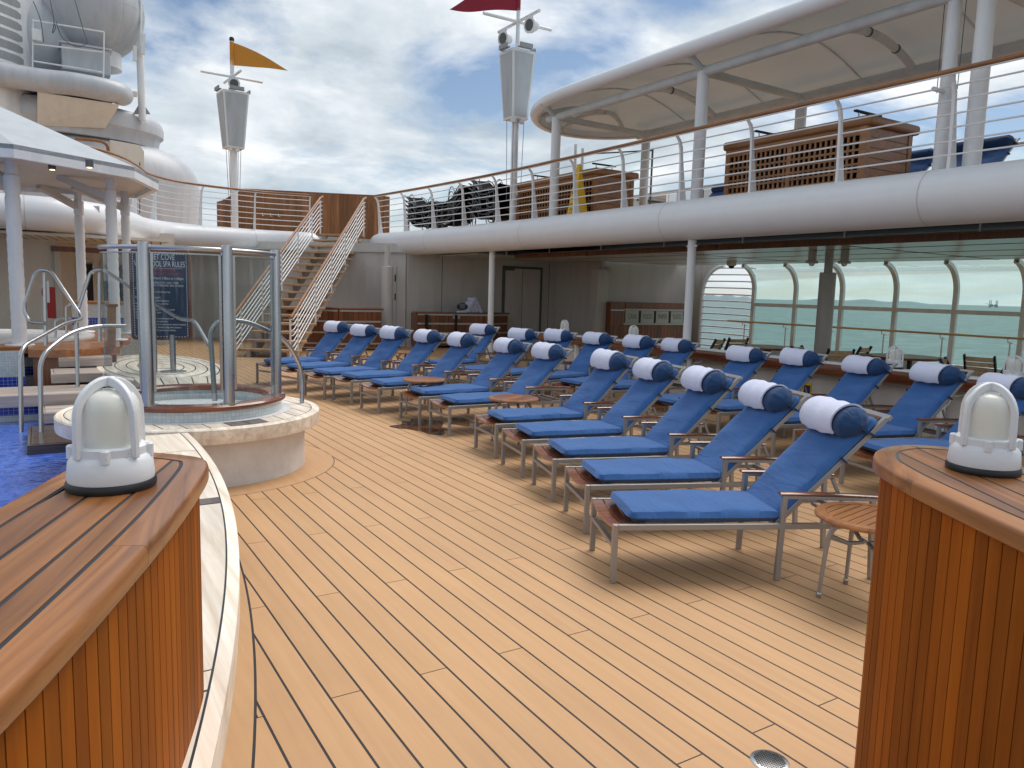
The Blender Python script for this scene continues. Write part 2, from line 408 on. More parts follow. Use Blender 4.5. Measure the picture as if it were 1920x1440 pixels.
def chip_fn(nt, N, L, p):
    a = noise(N, L, coords(N, L), 26, 6, .7)
    L.new(ramp(N, L, a, [(.30, (.30,.27,.25)), (.36, (.74,.75,.77))]), p.inputs['Base Color'])
    bump(N, L, p, noise(N, L, coords(N, L), 38, 4, .6), .25, .004)
M['chipped'] = mat('chipped', (.74,.75,.77), .42, fn=chip_fn)
def tile_fn(a, b, mortar, size):
    def fn(nt, N, L, p):
        br = N.new('ShaderNodeTexBrick'); br.offset = 0; br.squash = 1
        for k, v in (('Scale', 1/size), ('Mortar Size', .035), ('Brick Width', 1.), ('Row Height', 1.), ('Mortar Smooth', .1)): br.inputs[k].default_value = v
        br.inputs['Color1'].default_value = (*a, 1); br.inputs['Color2'].default_value = (*b, 1); br.inputs['Mortar'].default_value = (*mortar, 1)
        u = N.new('ShaderNodeTexCoord'); L.new(u.outputs['UV'], br.inputs[0]); L.new(br.outputs[0], p.inputs['Base Color'])
        bump(N, L, p, br.outputs[1], -.4, .004)
    return fn
M['tile_white'] = mat('tile_white', (.6,.63,.63), .18, fn=tile_fn((.62,.66,.66), (.50,.56,.57), (.36,.38,.38), .035))
M['tile_blue'] = mat('tile_blue', (.03,.06,.4), .15, fn=tile_fn((.014,.03,.30), (.03,.075,.44), (.45,.5,.6), .05))
def pool_fn(nt, N, L, p):
    a = noise(N, L, coords(N, L), 3.2, 4, .55, .9); b = noise(N, L, coords(N, L), 14, 3, .5, .5)
    c = ramp(N, L, noise(N, L, coords(N, L), 8, 4, .6, 1.), [(.32, (.032,.085,.42)), (.62, (.095,.20,.66))])
    vr = nd(N, 'ShaderNodeTexVoronoi'); vr.inputs['Scale'].default_value = .75; L.new(coords(N, L), vr.inputs[0])
    L.new(mixc(N, L, ramp(N, L, vr.outputs[0], [(.17, (1,1,1)), (.21, (0,0,0))]), c, (.01,.22,.36)), p.inputs['Base Color'])
    m = nd(N, 'ShaderNodeMath', operation='MULTIPLY_ADD'); m.inputs[1].default_value = .35; L.new(b, m.inputs[0]); L.new(a, m.inputs[2])
    bump(N, L, p, m.outputs[0], .55, .05)
M['pool'] = mat('pool', (.05,.08,.4), .06, spec=.5, fn=pool_fn)
def spa_fn(nt, N, L, p):
    a = noise(N, L, coords(N, L), 5, 5, .6, 1.2)
    L.new(ramp(N, L, a, [(.4, (.10,.16,.17)), (.6, (.42,.50,.50))]), p.inputs['Base Color']); bump(N, L, p, a, .5, .05)
M['spa'] = mat('spa', (.2,.3,.3), .08, fn=spa_fn)
def sea_fn(nt, N, L, p):
    v = coords(N, L, (1,1,1))
    a = noise(N, L, coords(N, L, (1,2.4,1), rot=(0,0,.7)), .03, 8, .62, .4); b = noise(N, L, coords(N, L, (1,2.,1), rot=(0,0,.7)), .18, 5, .6)
    L.new(ramp(N, L, a, [(.36, (.035,.095,.09)), (.58, (.085,.165,.15)), (.74, (.20,.29,.26))]), p.inputs['Base Color'])
    m = nd(N, 'ShaderNodeMath', operation='MULTIPLY_ADD'); m.inputs[1].default_value = .4; L.new(b, m.inputs[0]); L.new(a, m.inputs[2])
    bump(N, L, p, m.outputs[0], .5, 3.)
M['sea'] = mat('sea', (.12,.23,.21), .38, spec=.3, fn=sea_fn)
M['land'] = mat('land', (.20,.27,.29), .9)  # grey-blue of distant haze put into the land colour
M['rig'] = mat('rig', (.30,.36,.39), .7)  # paled in the colour to imitate haze over distance
def flag_mat(name, col):
    def fn(nt, N, L, p):
        b = noise(N, L, coords(N, L), 160, 2); bump(N, L, p, b, .1, .003)
    return mat(name, col, .75, fn=fn)
M['orange'] = flag_mat('orange_cloth', (.62,.25,.028)); M['red'] = flag_mat('red_cloth', (.28,.012,.03))
M['yellow'] = mat('yellow_plastic', (.78,.48,.01), .4)
M['navy'] = mat('navy_print', (.012,.028,.075), .35)
M['print_white'] = mat('print_white', (.72,.74,.76), .5); M['print_red'] = mat('print_red', (.42,.03,.09), .5)
M['print_dark'] = mat('print_dark', (.10,.11,.10), .6); M['print_black'] = mat('print_black', (.02,.02,.02), .5)
M['bin_panel'] = mat('bin_panel', (.42,.45,.41), .35, spec=.5)
M['red_box'] = mat('red_box', (.34,.02,.02), .5)
M['etched'] = mat('etched', (.62,.70,.70), .7)
lm = bpy.data.materials.new('lamp_lit'); lm.use_nodes = True
lp = lm.node_tree.nodes['Principled BSDF']; lp.inputs['Emission Color'].default_value = (1,.72,.38,1); lp.inputs['Emission Strength'].default_value = 4; M['lit'] = lm
def uvbox(me):
    # box-project metre UVs for the mosaic materials
    uv = me.uv_layers.new(name='UVMap')
    for p in me.polygons:
        n = p.normal
        for li in p.loop_indices:
            c = me.vertices[me.loops[li].vertex_index].co
            if abs(n.z) > .8: u = (c.x, c.y)
            else:
                t = Vector((-n.y, n.x, 0)).normalized(); u = (c.x*t.x+c.y*t.y, c.z)
            uv.data[li].uv = u
    return me
def uvcyl(me, c, r):
    uv = me.uv_layers.new(name='UVMap')
    for p in me.polygons:
        a0 = None
        for li in p.loop_indices:
            v = me.vertices[me.loops[li].vertex_index].co; a = math.atan2(v.y-c[1], v.x-c[0])
            if a0 is None: a0 = a
            while a-a0 > math.pi: a -= 2*math.pi
            while a-a0 < -math.pi: a += 2*math.pi
            uv.data[li].uv = (a*r, v.z if abs(p.normal.z) < .8 else math.hypot(v.x-c[0], v.y-c[1]))
    return me
# ================================================================== SETTING
ORD = ['first','second','third','fourth','fifth','sixth','seventh','eighth','ninth','tenth','eleventh','twelfth','thirteenth']
def ring_pts(c, r, n=48, a0=0., a1=2*math.pi, z=0): return [(c[0]+r*math.cos(a0+(a1-a0)*i/n), c[1]+r*math.sin(a0+(a1-a0)*i/n), z) for i in range(n+(0 if abs(a1-a0-2*math.pi) < 1e-6 else 1))]
def clip_half(poly, n, d):      # keep n.p <= d
    o = []
    for i in range(len(poly)):
        a, b = poly[i-1], poly[i]; da = n[0]*a[0]+n[1]*a[1]-d; db = n[0]*b[0]+n[1]*b[1]-d
        if (da <= 0) != (db <= 0): t = da/(da-db); o.append((a[0]+(b[0]-a[0])*t, a[1]+(b[1]-a[1])*t))
        if db <= 0: o.append((b[0], b[1]))
    return o
def strips(poly, ang, w, gap, off=0.):
    # cut a polygon into boards running along ang
    n = (-math.sin(ang), math.cos(ang)); ds = [n[0]*p[0]+n[1]*p[1] for p in poly]; d = min(ds)-off; o = []
    while d < max(ds):
        q = clip_half(clip_half([(p[0], p[1]) for p in poly], n, d+w-gap/2), (-n[0], -n[1]), -(d+gap/2))
        if len(q) > 2:
            a = abs(sum(q[i-1][0]*q[i][1]-q[i][0]*q[i-1][1] for i in range(len(q))))/2
            if a > 4e-4: o.append(q)
        d += w
    return o
def spin(o, ang):               # turn the mesh's own axes so that the grain (local x) runs along ang
    o.data.transform(Matrix.Rotation(-ang, 4, 'Z')); o.rotation_euler.z = ang; return o

# sea, coast, rig
sea = MB().lathe([(45000, 0), (12000, 0), (2500, 0), (300, 0), (.01, 0)], 96, (0, 0, -26)).build('sea', M['sea']); tag(sea, kind='structure')
def coast(dist, a0, a1, h, seed):
    rnd = random.Random(seed); mb = MB(); n = 60; P = []
    for i in range(n+1):
        a = lerp(a0, a1, i/n); e = math.sin(math.pi*i/n)**.35
        P.append((a, h*e*(.8+.2*math.sin(i*.37+seed)+.06*rnd.random())))
    for i in range(n):
        vs = []
        for a, hh in (P[i], P[i+1]):
            for dd, z in ((dist, -26), (dist+150, -26+hh), (dist+700, -26+hh), (dist+900, -26)): vs.append((math.sin(a)*dd, math.cos(a)*dd, z))
        mb.add(vs, [(0,4,5,1),(1,5,6,2),(2,6,7,3)])
    return tag(mb.build('coast', M['land'], smooth=True), kind='structure')
coast(11000, R(45), R(49.5), 75, 1); coast(12500, R(51.5), R(61), 60, 2)
rg = atz(1862, 575.5, -10); rgp = Vector((rg.x, rg.y, 0)).normalized()*10500
T = thing('jackup_rig', 'hazy grey drilling rig with raised legs far out on the sea', 'oil rig', (rgp.x, rgp.y, -26))
a_ = math.atan2(rgp.x, rgp.y)
def rl(u, v, z): return (rgp.x+math.cos(a_)*u+math.sin(a_)*v, rgp.y-math.sin(a_)*u+math.cos(a_)*v, -26+z)
MB().bar(rl(-45, 0, 22), rl(45, 0, 22), 60, 16).bar(rl(-30, 0, 34), rl(-5, 0, 34), 40, 12).bar(rl(12, 0, 33), rl(35, 0, 33), 30, 10).build('hull', M['rig'], T)
for u in (-38, -22, 26, 40):
    mb = MB()
    for du in (-3.5, 3.5): mb.bar(rl(u+du, 0, -8), rl(u+du, 0, 82), 2.6, 2.6)
    for k in range(9): mb.bar(rl(u-3.5, 0, k*10), rl(u+3.5, 0, k*10+10), 1.8, 1.8)
    mb.build('leg', M['rig'], T)
MB().bar(rl(-42, 0, 36), rl(-80, 0, 46), 3, 4).build('crane_boom', M['rig'], T)

# ------------------------------------------------------------------ lower deck
def line(y): return 1.02-.0366*(6.3-y)**2
def edge(y): return .9547-.0391*(5.897-y)**2
IC, IR = (1.2, 7.5), 1.125
deck = MB().box(-8, 18.6, -4, 27, -.05, -.0015).build('deck', M['caulk']); tag(deck, kind='structure')
PW, GAP = .1355, .0105
def y_before(x):                  # planks on the viewer's side stop at the bench line, then at the island ring
    a = 6.3-math.sqrt(max(0, (1.09-x)/.0366)) if x < 1.09 else 99
    b = 7.5-math.sqrt(1.275**2-(x-1.2)**2) if abs(x-1.2) < 1.275 else 99
    if x < .0: return -99
    return min(a, b) if x < 1.09 else b
def y_after(x): return 7.5+math.sqrt(1.275**2-(x-1.2)**2) if abs(x-1.2) < 1.275 else -99
segs = []
for n in range(-9, 122):
    x0 = 1.10+PW*n+GAP/2; x1 = x0+PW-GAP
    ph = (n+1) % 3; y = {0: 2.895, 1: 1.85, 2: 3.95}[ph]-3.15*2
    while y < 26:
        ya, yb = y+.003, y+3.15-.003; y += 3.15
        xs = [lerp(x0, x1, i/16) for i in range(17)]
        if x1 < 2.55:
            yB = lambda x: 7.5 if (x1 > 2.4 and x > 2.474) else y_before(x)
            yA = lambda x: 7.5 if (x1 > 2.4 and x > 2.474) else y_after(x)
            hi = [min(yb, yB(x)) for x in xs]
            if max(hi) > ya+.03:
                if all(abs(yB(x)) > 90 and yB(x) > 0 for x in xs): xs2 = [x0, x1]; hi2 = [yb, yb]
                else: xs2 = [x for x, h in zip(xs, hi) if h > ya+.002]; hi2 = [h for h in hi if h > ya+.002]
                if len(xs2) > 1: segs.append(([(xs2[0], ya), (xs2[-1], ya)]+[(x, h) for x, h in zip(reversed(xs2), reversed(hi2))]))
            if x0 > .95 and min(yB(x) for x in xs) < 90:
                lo = [max(ya, yA(x)) for x in xs]
                if min(lo) < yb-.03 and max(yA(x) for x in xs) > 0: segs.append([(x, min(yb, l)) for x, l in zip(xs, lo)]+[(x1, yb), (x0, yb)])
        else: segs.append([(x0, ya), (x1, ya), (x1, yb), (x0, yb)])
def vis(poly):
    c = Vector((sum(p[0] for p in poly)/len(poly), sum(p[1] for p in poly)/len(poly), 0))
    best = 1e9
    for p in list(poly)+[c]:
        d = Vector((p[0], p[1], 0))-CAM; dep = d.dot(fwd)
        if dep > .5 and abs(d.dot(cx_)/dep*FPX) < 960 and abs(d.dot(cy_)/dep*FPX) < 740: best = min(best, dep)
    return best
segs = [s for s in segs if len(s) > 2]
segs.sort(key=vis)
rest = MB()
for i, s in enumerate(segs):
    if i < 290 and vis(s) < 1e8: MB().prism(s, -.012, 0).build('plank', M['deck'], deck)
    elif s[0][1] > -1: rest.prism(s, -.012, 0)
tag(rest.build('planking', M['deck'], deck), kind='stuff')
ys = [-.6+.125*i for i in range(57)]
MB().prism([(line(y)+.0585, y) for y in ys if y <= 6.15]+[(line(y)-.45, y) for y in reversed(ys) if y <= 6.15], -.012, 0).build('margin_board', M['deck'], deck)
mb = MB(); ro, ri = 1.268, .85; n = 72
for i in range(n):
    a, b = 2*math.pi*i/n, 2*math.pi*(i+1)/n
    mb.add([(IC[0]+r*math.cos(t), IC[1]+r*math.sin(t), 0) for r in (ri, ro) for t in (a, b)], [(0,2,3,1)])
mb.build('margin_board', M['deck'], deck)
# floor drain
T = thing('floor_drain', 'round perforated steel drain cover set in the tan deck', 'drain', tuple(atz(1443, 1427, 0)))
dc = atz(1443, 1427, 0); MB().lathe([(.07, .001), (.066, .003), (.001, .003)], 32, dc).build('plate', M['steel'], T, True)
hb = MB()
for i in range(-6, 7):
    for j in range(-6, 7):
        x, y = i*.0095+(j % 2)*.0047, j*.0085
        if math.hypot(x, y) < .055: hb.lathe([(.0039, .0042), (.0001, .0042)], 8, (dc.x+x, dc.y+y, 0))
hb.build('holes', M['dark'], T)

# ------------------------------------------------------------------ bench that borders the pool
T = thing('pool_bench', 'long curved bench of bleached white boards along the pool edge', 'bench', (.6, 3, 0))
BZ = .53
def band(y0, y1, d0, d1, z0, z1, name, m, step=.12):
    n = max(2, int((y1-y0)/step)); yy = [lerp(y0, y1, i/n) for i in range(n+1)]
    return MB().prism([(edge(y)-d0, y) for y in yy]+[(edge(y)-d1, y) for y in reversed(yy)], z0, z1).build(name, m, T)
MB().prism([(edge(y)-.14, y) for y in ys if y <= 6.6]+[(edge(y)-.5, y) for y in reversed(ys) if y <= 6.6], 0, BZ-.12).build('base', M['stucco'], T)
band(-.5, 6.3, .006, .52, BZ-.12, BZ-.0015, 'caulking', M['caulk_top'])
band(-.5, 6.3, -.004, .045, BZ-.13, BZ, 'edge_board', M['teak_pale'])
for ya, yb in ((-.5, .9), (1.03, 2.2), (2.33, 4.17), (4.30, 5.6)):
    for d0, d1 in ((.053, .26), (.268, .48)): band(ya, yb, d0, d1, BZ-.02, BZ, 'board', M['teak_pale'])
for ya, yb in ((.91, 1.02), (2.21, 2.32), (4.18, 4.29)): band(ya, yb, .053, .48, BZ-.02, BZ+.001, 'cross_board', M['teak_pale'] if ya < 4 else M['teak_wet'])
band(5.61, 6.3, .053, .48, BZ-.02, BZ, 'board', M['teak_pale'])

# ------------------------------------------------------------------ round island with plunge tub
T = thing('pool_island', 'round raised deck of bleached boards on a white plastered drum', 'platform', (IC[0], IC[1], 0))
MB().lathe([(.99, 0), (.99, BZ-.12)], 64, (IC[0], IC[1], 0)).build('base', M['stucco'], T, True)
MB().lathe([(1.02, BZ-.13), (IR, BZ-.13), (IR+.005, BZ-.115), (IR+.005, BZ-.012), (IR-.008, BZ), (1.06, BZ), (1.06, BZ-.06)], 72, (IC[0], IC[1], 0)).build('edge_board', M['teak_pale'], T, True)
MB().lathe([(1.061, BZ-.0015), (.01, BZ-.0015)], 64, (IC[0], IC[1], 0)).build('caulking', M['caulk_top'], T)
pa = math.atan2(-.98, .17)
for i, q in enumerate(strips([(p[0], p[1]) for p in ring_pts(IC, 1.052, 64)], pa, .165, .012)):
    o = MB().prism(q, BZ-.02, BZ).build('board', M['teak_wet'] if i in (6, 7) else M['teak_pale'], T); 
MB().lathe([(.86, BZ+.002), (.76, BZ+.003)], 56, (IC[0], IC[1], 0)).build('sealing_ring', M['white'], T, True)
T = thing('plunge_tub', 'small round tub of white mosaic tiles with a mahogany rim', 'tub', (IC[0], IC[1], BZ))
me = MB().lathe([(.78, BZ+.003), (.78, BZ+.09), (.66, BZ+.09), (.66, BZ-.05)], 64, (IC[0], IC[1], 0)).mesh('wall', M['tile_white'], True); uvcyl(me, IC, .78); obj('wall', me, T)
me = MB().lathe([(.66, BZ+.006), (.001, BZ+.006)], 48, (IC[0], IC[1], 0)).mesh('floor', M['tile_white']); uvbox(me); obj('floor', me, T)
MB().lathe([(.80, BZ+.09), (.815, BZ+.105), (.815, BZ+.125), (.80, BZ+.14), (.66, BZ+.14), (.645, BZ+.125), (.645, BZ+.10), (.65, BZ+.09), (.80, BZ+.09)], 72, (IC[0], IC[1], 0)).build('rim', M['mahogany'], T, True)
# curved glass screen on the tub
SZ = BZ+.14
T = thing('glass_screen', 'curved glass windscreen with stainless posts standing on the round tub', 'glass screen', (IC[0], IC[1], SZ))
SR = .735; PA = [R(-128), R(-77), R(-20)]
for a in PA:
    c = (IC[0]+SR*math.cos(a), IC[1]+SR*math.sin(a), SZ)
    P = MB().lathe([(.048, .0), (.048, 1.335), (.043, 1.35), (.0, 1.355)], 20, c).build('post', M['steel'], T, True)
    MB().lathe([(.075, 0.0), (.075, .008), (.046, .012)], 24, c).build('base_plate', M['steel'], P, True)
    for s in (-1, 1):
        b = a+s*.085; MB().bar((IC[0]+SR*math.cos(b), IC[1]+SR*math.sin(b), SZ+.12), (IC[0]+SR*math.cos(b), IC[1]+SR*math.sin(b), SZ+1.265), .02, .018).build('clamp_strip', M['steel'], P)
for a0, a1 in ((R(-178), PA[0]-.08), (PA[0]+.08, PA[1]-.08), (PA[1]+.08, PA[2]-.08)):
    n = 14; mb = MB()
    mb.grid(lambda u, v: (IC[0]+SR*math.cos(lerp(a0, a1, u)), IC[1]+SR*math.sin(lerp(a0, a1, u)), lerp(SZ+.1, SZ+1.265, v)), n, 1)
    mb.build('pane', M['glass'], T, True)
    MB().tube([(IC[0]+SR*math.cos(lerp(a0, a1, u/16)), IC[1]+SR*math.sin(lerp(a0, a1, u/16)), SZ+1.265) for u in range(17)], .006, 6).build('edge_trim', M['steel'], T, True)
MB().tube([(IC[0]+SR*math.cos(lerp(R(-180), PA[2], u/30)), IC[1]+SR*math.sin(lerp(R(-180), PA[2], u/30)), SZ+1.31) for u in range(31)], .019, 10).build('top_rail', M['steel'], T, True)

# ------------------------------------------------------------------ slatted counters in the foreground
CZ = 1.2
def counter(name, label, front, tip, back, slat_from, grain):
    outline = [atz(x, y, CZ) for x, y in front]
    tipw = [atz(x, y, CZ) for x, y in tip]; bk = [atz(x, y, CZ) for x, y in back]
    def ext(p, q, d): v = (p-q); v.z = 0; v.normalize(); return p+v*d
    outline = [ext(outline[0], outline[1], .35)]+outline
    bk = bk+[ext(bk[-1], bk[-2], .35)]
    path = smooth_path(outline+tipw+bk, 6)
    poly = [(p.x, p.y) for p in path]
    area = sum(poly[i-1][0]*poly[i][1]-poly[i][0]*poly[i-1][1] for i in range(len(poly)))
    sgn = 1 if area > 0 else -1           # ccw: inside lies to the left
    T = thing(name, label, 'counter', (sum(p[0] for p in poly)/len(poly), sum(p[1] for p in poly)/len(poly), 0))
    def ins(d, z): return [Vector((p.x, p.y, z)) for p in offset_path(path, -sgn*d)]
    nose = ins(0, 0); body = ins(.036, 0)
    MB().prism([(p.x, p.y) for p in body], 0, CZ-.055).build('core', M['teak_dark'], T)
    MB().prism([(p.x, p.y) for p in ins(.012, 0)], CZ-.048, CZ-.0022).build('caulking', M['caulk_top'], T)
    # rounded nosing board, in lengths
    prof = [(0, -.05), (-sgn*-.0, -.05)]
    u = lambda d: -sgn*d
    prof = [(u(.075), -.05), (u(.008), -.05), (u(.002), -.045), (u(0), -.038), (u(0), -.014), (u(.003), -.005), (u(.010), 0), (u(.066), 0), (u(.066), -.02), (u(.075), -.02)]
    pts = [Vector((p.x, p.y, CZ)) for p in path]
    cuts = [0, len(pts)//3, 2*len(pts)//3, len(pts)-1]
    for a, b in zip(cuts, cuts[1:]):
        seg = pts[a:b+1]
        if b < len(pts)-1: seg[-1] = seg[-1].lerp(seg[-2], .03)
        o = MB().sweep(prof, seg).build('nosing', M['teak_top'], T, True, fix=True)
        d = seg[-1]-seg[0]; spin(o, math.atan2(d.y, d.x))
    inner = [(p.x, p.y) for p in ins(.076, 0)]
    g0, g1 = atz(*grain[0], CZ), atz(*grain[1], CZ); ga = math.atan2(g1.y-g0.y, g1.x-g0.x)
    for q in strips(inner, ga, .094, .0095, .03): spin(MB().prism(q, CZ-.02, CZ-.0005).build('top_board', M['teak_top'], T), ga)
    sl = resample(ins(.036, 0), .0505); proto = None
    for p, q in zip(sl, sl[1:]):
        c = (p+q)/2; t = (q-p); rz = math.atan2(t.y, t.x)
        if proto is None: proto = MB().box(-.0232, .0232, -.007, .011, .0, CZ-.056).mesh('slat', M['teak_side'])
        o = obj('slat', proto, T); o.location = (c.x, c.y, 0); o.rotation_euler.z = rz if sgn < 0 else rz+math.pi
    return T
counter('bar_counter', 'teak slatted counter end beside the pool bench with a white lantern on it', 
        [(0, 1312), (85, 1229), (170, 1139), (250, 1052), (327, 964)], [(378, 895), (391, 866), (370, 855), (292, 847)], [(215, 844), (128, 877), (0, 948)], 0, ((0, 1120), (230, 932)))
counter('bar_counter', 'teak slatted counter end beside the small round table with a white lantern on it',
        [(2010, 1042), (1920, 998), (1819, 952), (1709, 900), (1660, 873)], [(1638, 856), (1648, 840), (1698, 833)], [(1773, 837), (1850, 848), (1960, 890)], 0, ((1690, 838), (1920, 945)))

# ------------------------------------------------------------------ caged lanterns
def lantern(label, loc, rz, s=1., group=None, ml='lamp_glass', mc='chipped'):
    T = thing('deck_lantern', label, 'lantern', loc, rz, group)
    T.scale = (s, s, s); L_ = dict(local=True)
    MB().lathe([(.104, 0), (.106, .006), (.106, .016), (.102, .022)], 40).build('gasket', M['rubber'], T, True, **L_)
    B = MB().lathe([(.10, .02), (.102, .03), (.098, .072), (.09, .084), (.086, .088), (.086, .108), (.08, .112), (.06, .112)], 40).build('base', M[mc], T, True, **L_)
    for k in range(4):
        a = R(45)+k*math.pi/2; MB().lathe([(.0125, .078), (.0125, .108), (.009, .112), (.0001, .112)], 12, (.088*math.cos(a), .088*math.sin(a), 0)).build('lug', M[mc], B, True, **L_)
    MB().lathe([(.070, .105), (.0725, .125), (.0725, .20), (.069, .222), (.058, .240), (.038, .250), (.0001, .253)], 40).build('globe', M[ml], T, True, **L_)
    MB().lathe([(.028, .10), (.03, .13), (.03, .19), (.022, .21), (.0001, .215)], 16).build('bulb', M['bulb'], T, True, **L_)
    for k in range(2):
        n = 20; O = []; I = []
        for i in range(n+1):
            t = math.pi*i/n; O.append((.098*math.cos(t), .185+.10*math.sin(t))); I.append((.079*math.cos(t), .185+.076*math.sin(t)))
        O = [(.1, .085), (.0995, .14)]+O+[(-.0995, .14), (-.1, .085)]; I = [(.084, .085), (.0805, .14)]+I+[(-.0805, .14), (-.084, .085)]
        mb = MB(); h = .0072; m = len(O); Z = Matrix.Rotation(k*math.pi/2, 4, 'Z')
        vs = [(x, -h, z) for x, z in O]+[(x, h, z) for x, z in O]+[(x, -h, z) for x, z in I]+[(x, h, z) for x, z in I]; fs = []
        for i in range(m-1): fs += [(i, i+1, m+i+1, m+i), (2*m+i+1, 2*m+i, 3*m+i, 3*m+i+1), (2*m+i, 2*m+i+1, i+1, i), (m+i, m+i+1, 3*m+i+1, 3*m+i)]
        fs += [(0, m, 3*m, 2*m), (m-1, 3*m-1, 4*m-1, 2*m-1)]
        mb.add(vs, fs, Z); mb.build('cage_arch', M[mc], T, True, bevel=.003, fix=True, **L_)
    return T
lantern('white caged lantern on the counter beside the pool bench', tuple(atz(210, 911, CZ)), R(33), .95)
lantern('white caged lantern on the counter beside the small round table', tuple(atz(1842, 882, CZ)), R(-14), .95)

# ------------------------------------------------------------------ sun loungers
def cushion(x0, x1, w, t, nu, nv, seed, puff=.03, wr=.0075, corner=.07):
    rnd = random.Random(seed); ph = [rnd.random()*6.28 for _ in range(6)]
    def top(u, v, sgn):
        x = lerp(x0, x1, u); y = lerp(-w, w, v)
        # rounded corners in plan
        ex = min(u, 1-u)*(x1-x0); ey = min(v, 1-v)*2*w
        e = min(ex, ey); k = math.sqrt(max(0, 1-max(0, 1-e/.05)**2))
        if ex < corner and ey < corner:
            d = math.hypot(corner-ex, corner-ey)
            if d > corner: sc = corner/d; x += (1 if u < .5 else -1)*(corner-ex)*(1-sc); y += (1 if v < .5 else -1)*(corner-ey)*(1-sc)
        b = math.sin(math.pi*u)**.5*math.sin(math.pi*v)**.5
        z = t/2+sgn*(t/2*k+puff*b*.5)
        if sgn > 0: z += wr*b*(math.sin(7*u+3*v+ph[0])+.7*math.sin(17*u-5*v+ph[1])+.5*math.sin(31*u+4*v+ph[2])*math.sin(3*v+ph[3]))
        return (x, y, z)
    mb = MB(); mb.grid(lambda u, v: top(u, v, 1), nu, nv); mb.grid(lambda u, v: top(u, 1-v, -1), max(2, nu//2), max(2, nv//2)); return mb
HX, HZ, BA, BL = 1.02, .362, R(46), .87       # hinge and angle of the backrest
def set_back(deg):
    global BA, BM
    BA = R(deg); BM = Matrix.Translation((HX, 0, HZ)) @ Matrix.Rotation(-BA, 4, 'Y')
def make_lounger(seed):
    T = thing('sun_lounger', 'x', 'lounger'); L_ = dict(local=True)
    W, q = .285, .034
    for s in (-1, 1):
        MB().box(-.017, .017, s*W-q/2, s*W+q/2, 0, .358).build('leg', M['alu'], T, bevel=.004, **L_)
        MB().bar((1.02, s*W, 0), (1.035, s*W, .525), q*.95, q*.95).build('leg', M['alu'], T, bevel=.004, **L_)
        MB().bar((1.63, s*W, 0), (1.60, s*W, .50), q*.9, q*.9).build('leg', M['alu'], T, bevel=.004, **L_)
        MB().box(.018, 1.60, s*W-.014, s*W+.014, .322, .357).build('side_rail', M['alu'], T, bevel=.003, **L_)
        A = MB().bar((1.02, s*W, .522), (1.64, s*W, .500), .03, .022).build('armrest', M['alu'], T, bevel=.003, **L_)
        MB().sweep([(-.024, 0), (.024, 0), (.024, .008), (.014, .015), (-.014, .015), (-.024, .008)], [(1.0+.66*i/8, s*W, .535+.006*math.sin(math.pi*i/8)-.0225*i/8) for i in range(9)]).build('arm_board', M['mahogany'], A, True, local=True)
        MB().bar((1.36, s*.23, .62), (1.50, s*.23, .33), .018, .018).build('strut', M['alu'], T, **L_)
        MB().bar((HX-.02, s*(W-.035), HZ-.025), (HX+.925*math.cos(BA), s*(W-.035), HZ-.03+.925*math.sin(BA)), .03, .03).build('back_rail', M['alu'], T, bevel=.003, **L_)
    MB().bar((0, -W, .225), (0, W, .225), .03, .026).build('cross_bar', M['alu'], T, **L_)
    MB().bar((1.58, -W, .34), (1.58, W, .34), .03, .03).bar((1.02, -W, .34), (1.02, W, .34), .03, .03).bar((1.50, -.23, .33), (1.50, .23, .33), .02, .02).build('rear_bars', M['alu'], T, **L_)
    MB().box(.905, .935, -(W-.02), W-.02, -.045, -.02, BM).build('back_bar', M['alu'], T, bevel=.003, **L_)
    # dished teak foot slats
    for x in (.0, .075, .15):
        MB().grid(lambda u, v: (x-.016+u*.066, lerp(-W+.018, W-.018, v), .352-.028*math.sin(math.pi*v)), 1, 12).grid(lambda u, v: (x-.016+u*.066, lerp(W-.018, -W+.018, v), .334-.028*math.sin(math.pi*v)), 1, 12).add([(x-.016, lerp(-W+.018, W-.018, v/12), z-.028*math.sin(math.pi*v/12)) for v in range(13) for z in (.352, .334)], [(2*k, 2*k+1, 2*k+3, 2*k+2) for k in range(12)]).build('foot_slat', M['mahogany'], T, True, local=True)
    o = cushion(.085, 1.05, .268, .068, 36, 22, seed).build('seat_cushion', M['blue_fabric'], T, True, **L_); o.location = (0, 0, .352)
    cb = cushion(-.02, BL, .262, .06, 40, 22, seed+5, .03, .0095); cb.v = [tuple(BM @ Vector((p[0], p[1], p[2]-.022))) for p in cb.v]
    cb.build('back_cushion', M['blue_fabric'], T, True, **L_)
    # head roll, gathered at its ends
    rnd = random.Random(seed); ph = rnd.random()*6
    def roll(u, v):
        y = lerp(-.285, .275, u); a = 2*math.pi*v; e = min(u, 1-u)
        r = .100*min(1, (e/.15))**.5*(1+.07*math.sin(a*8+ph)*max(0, 1-e/.2))+.0015
        return BM @ Vector((.75+r*1.06*math.cos(a), y, .078+r*.84*math.sin(a)))
    P = MB().grid(roll, 36, 36).build('head_roll', M['blue_dark'], T, True, **L_)
    for s in (-1, 1): 
        MB().bar(BM @ Vector((.75, s*.266, .06)), BM @ Vector((.77, s*.285, -.03)), .05, .012).build('strap', M['blue_dark'], P, **L_)
        MB().bar(BM @ Vector((.54, s*.262, .02)), BM @ Vector((.54, s*.275, -.03)), .05, .01).build('strap', M['blue_dark'], T, **L_)
    return T
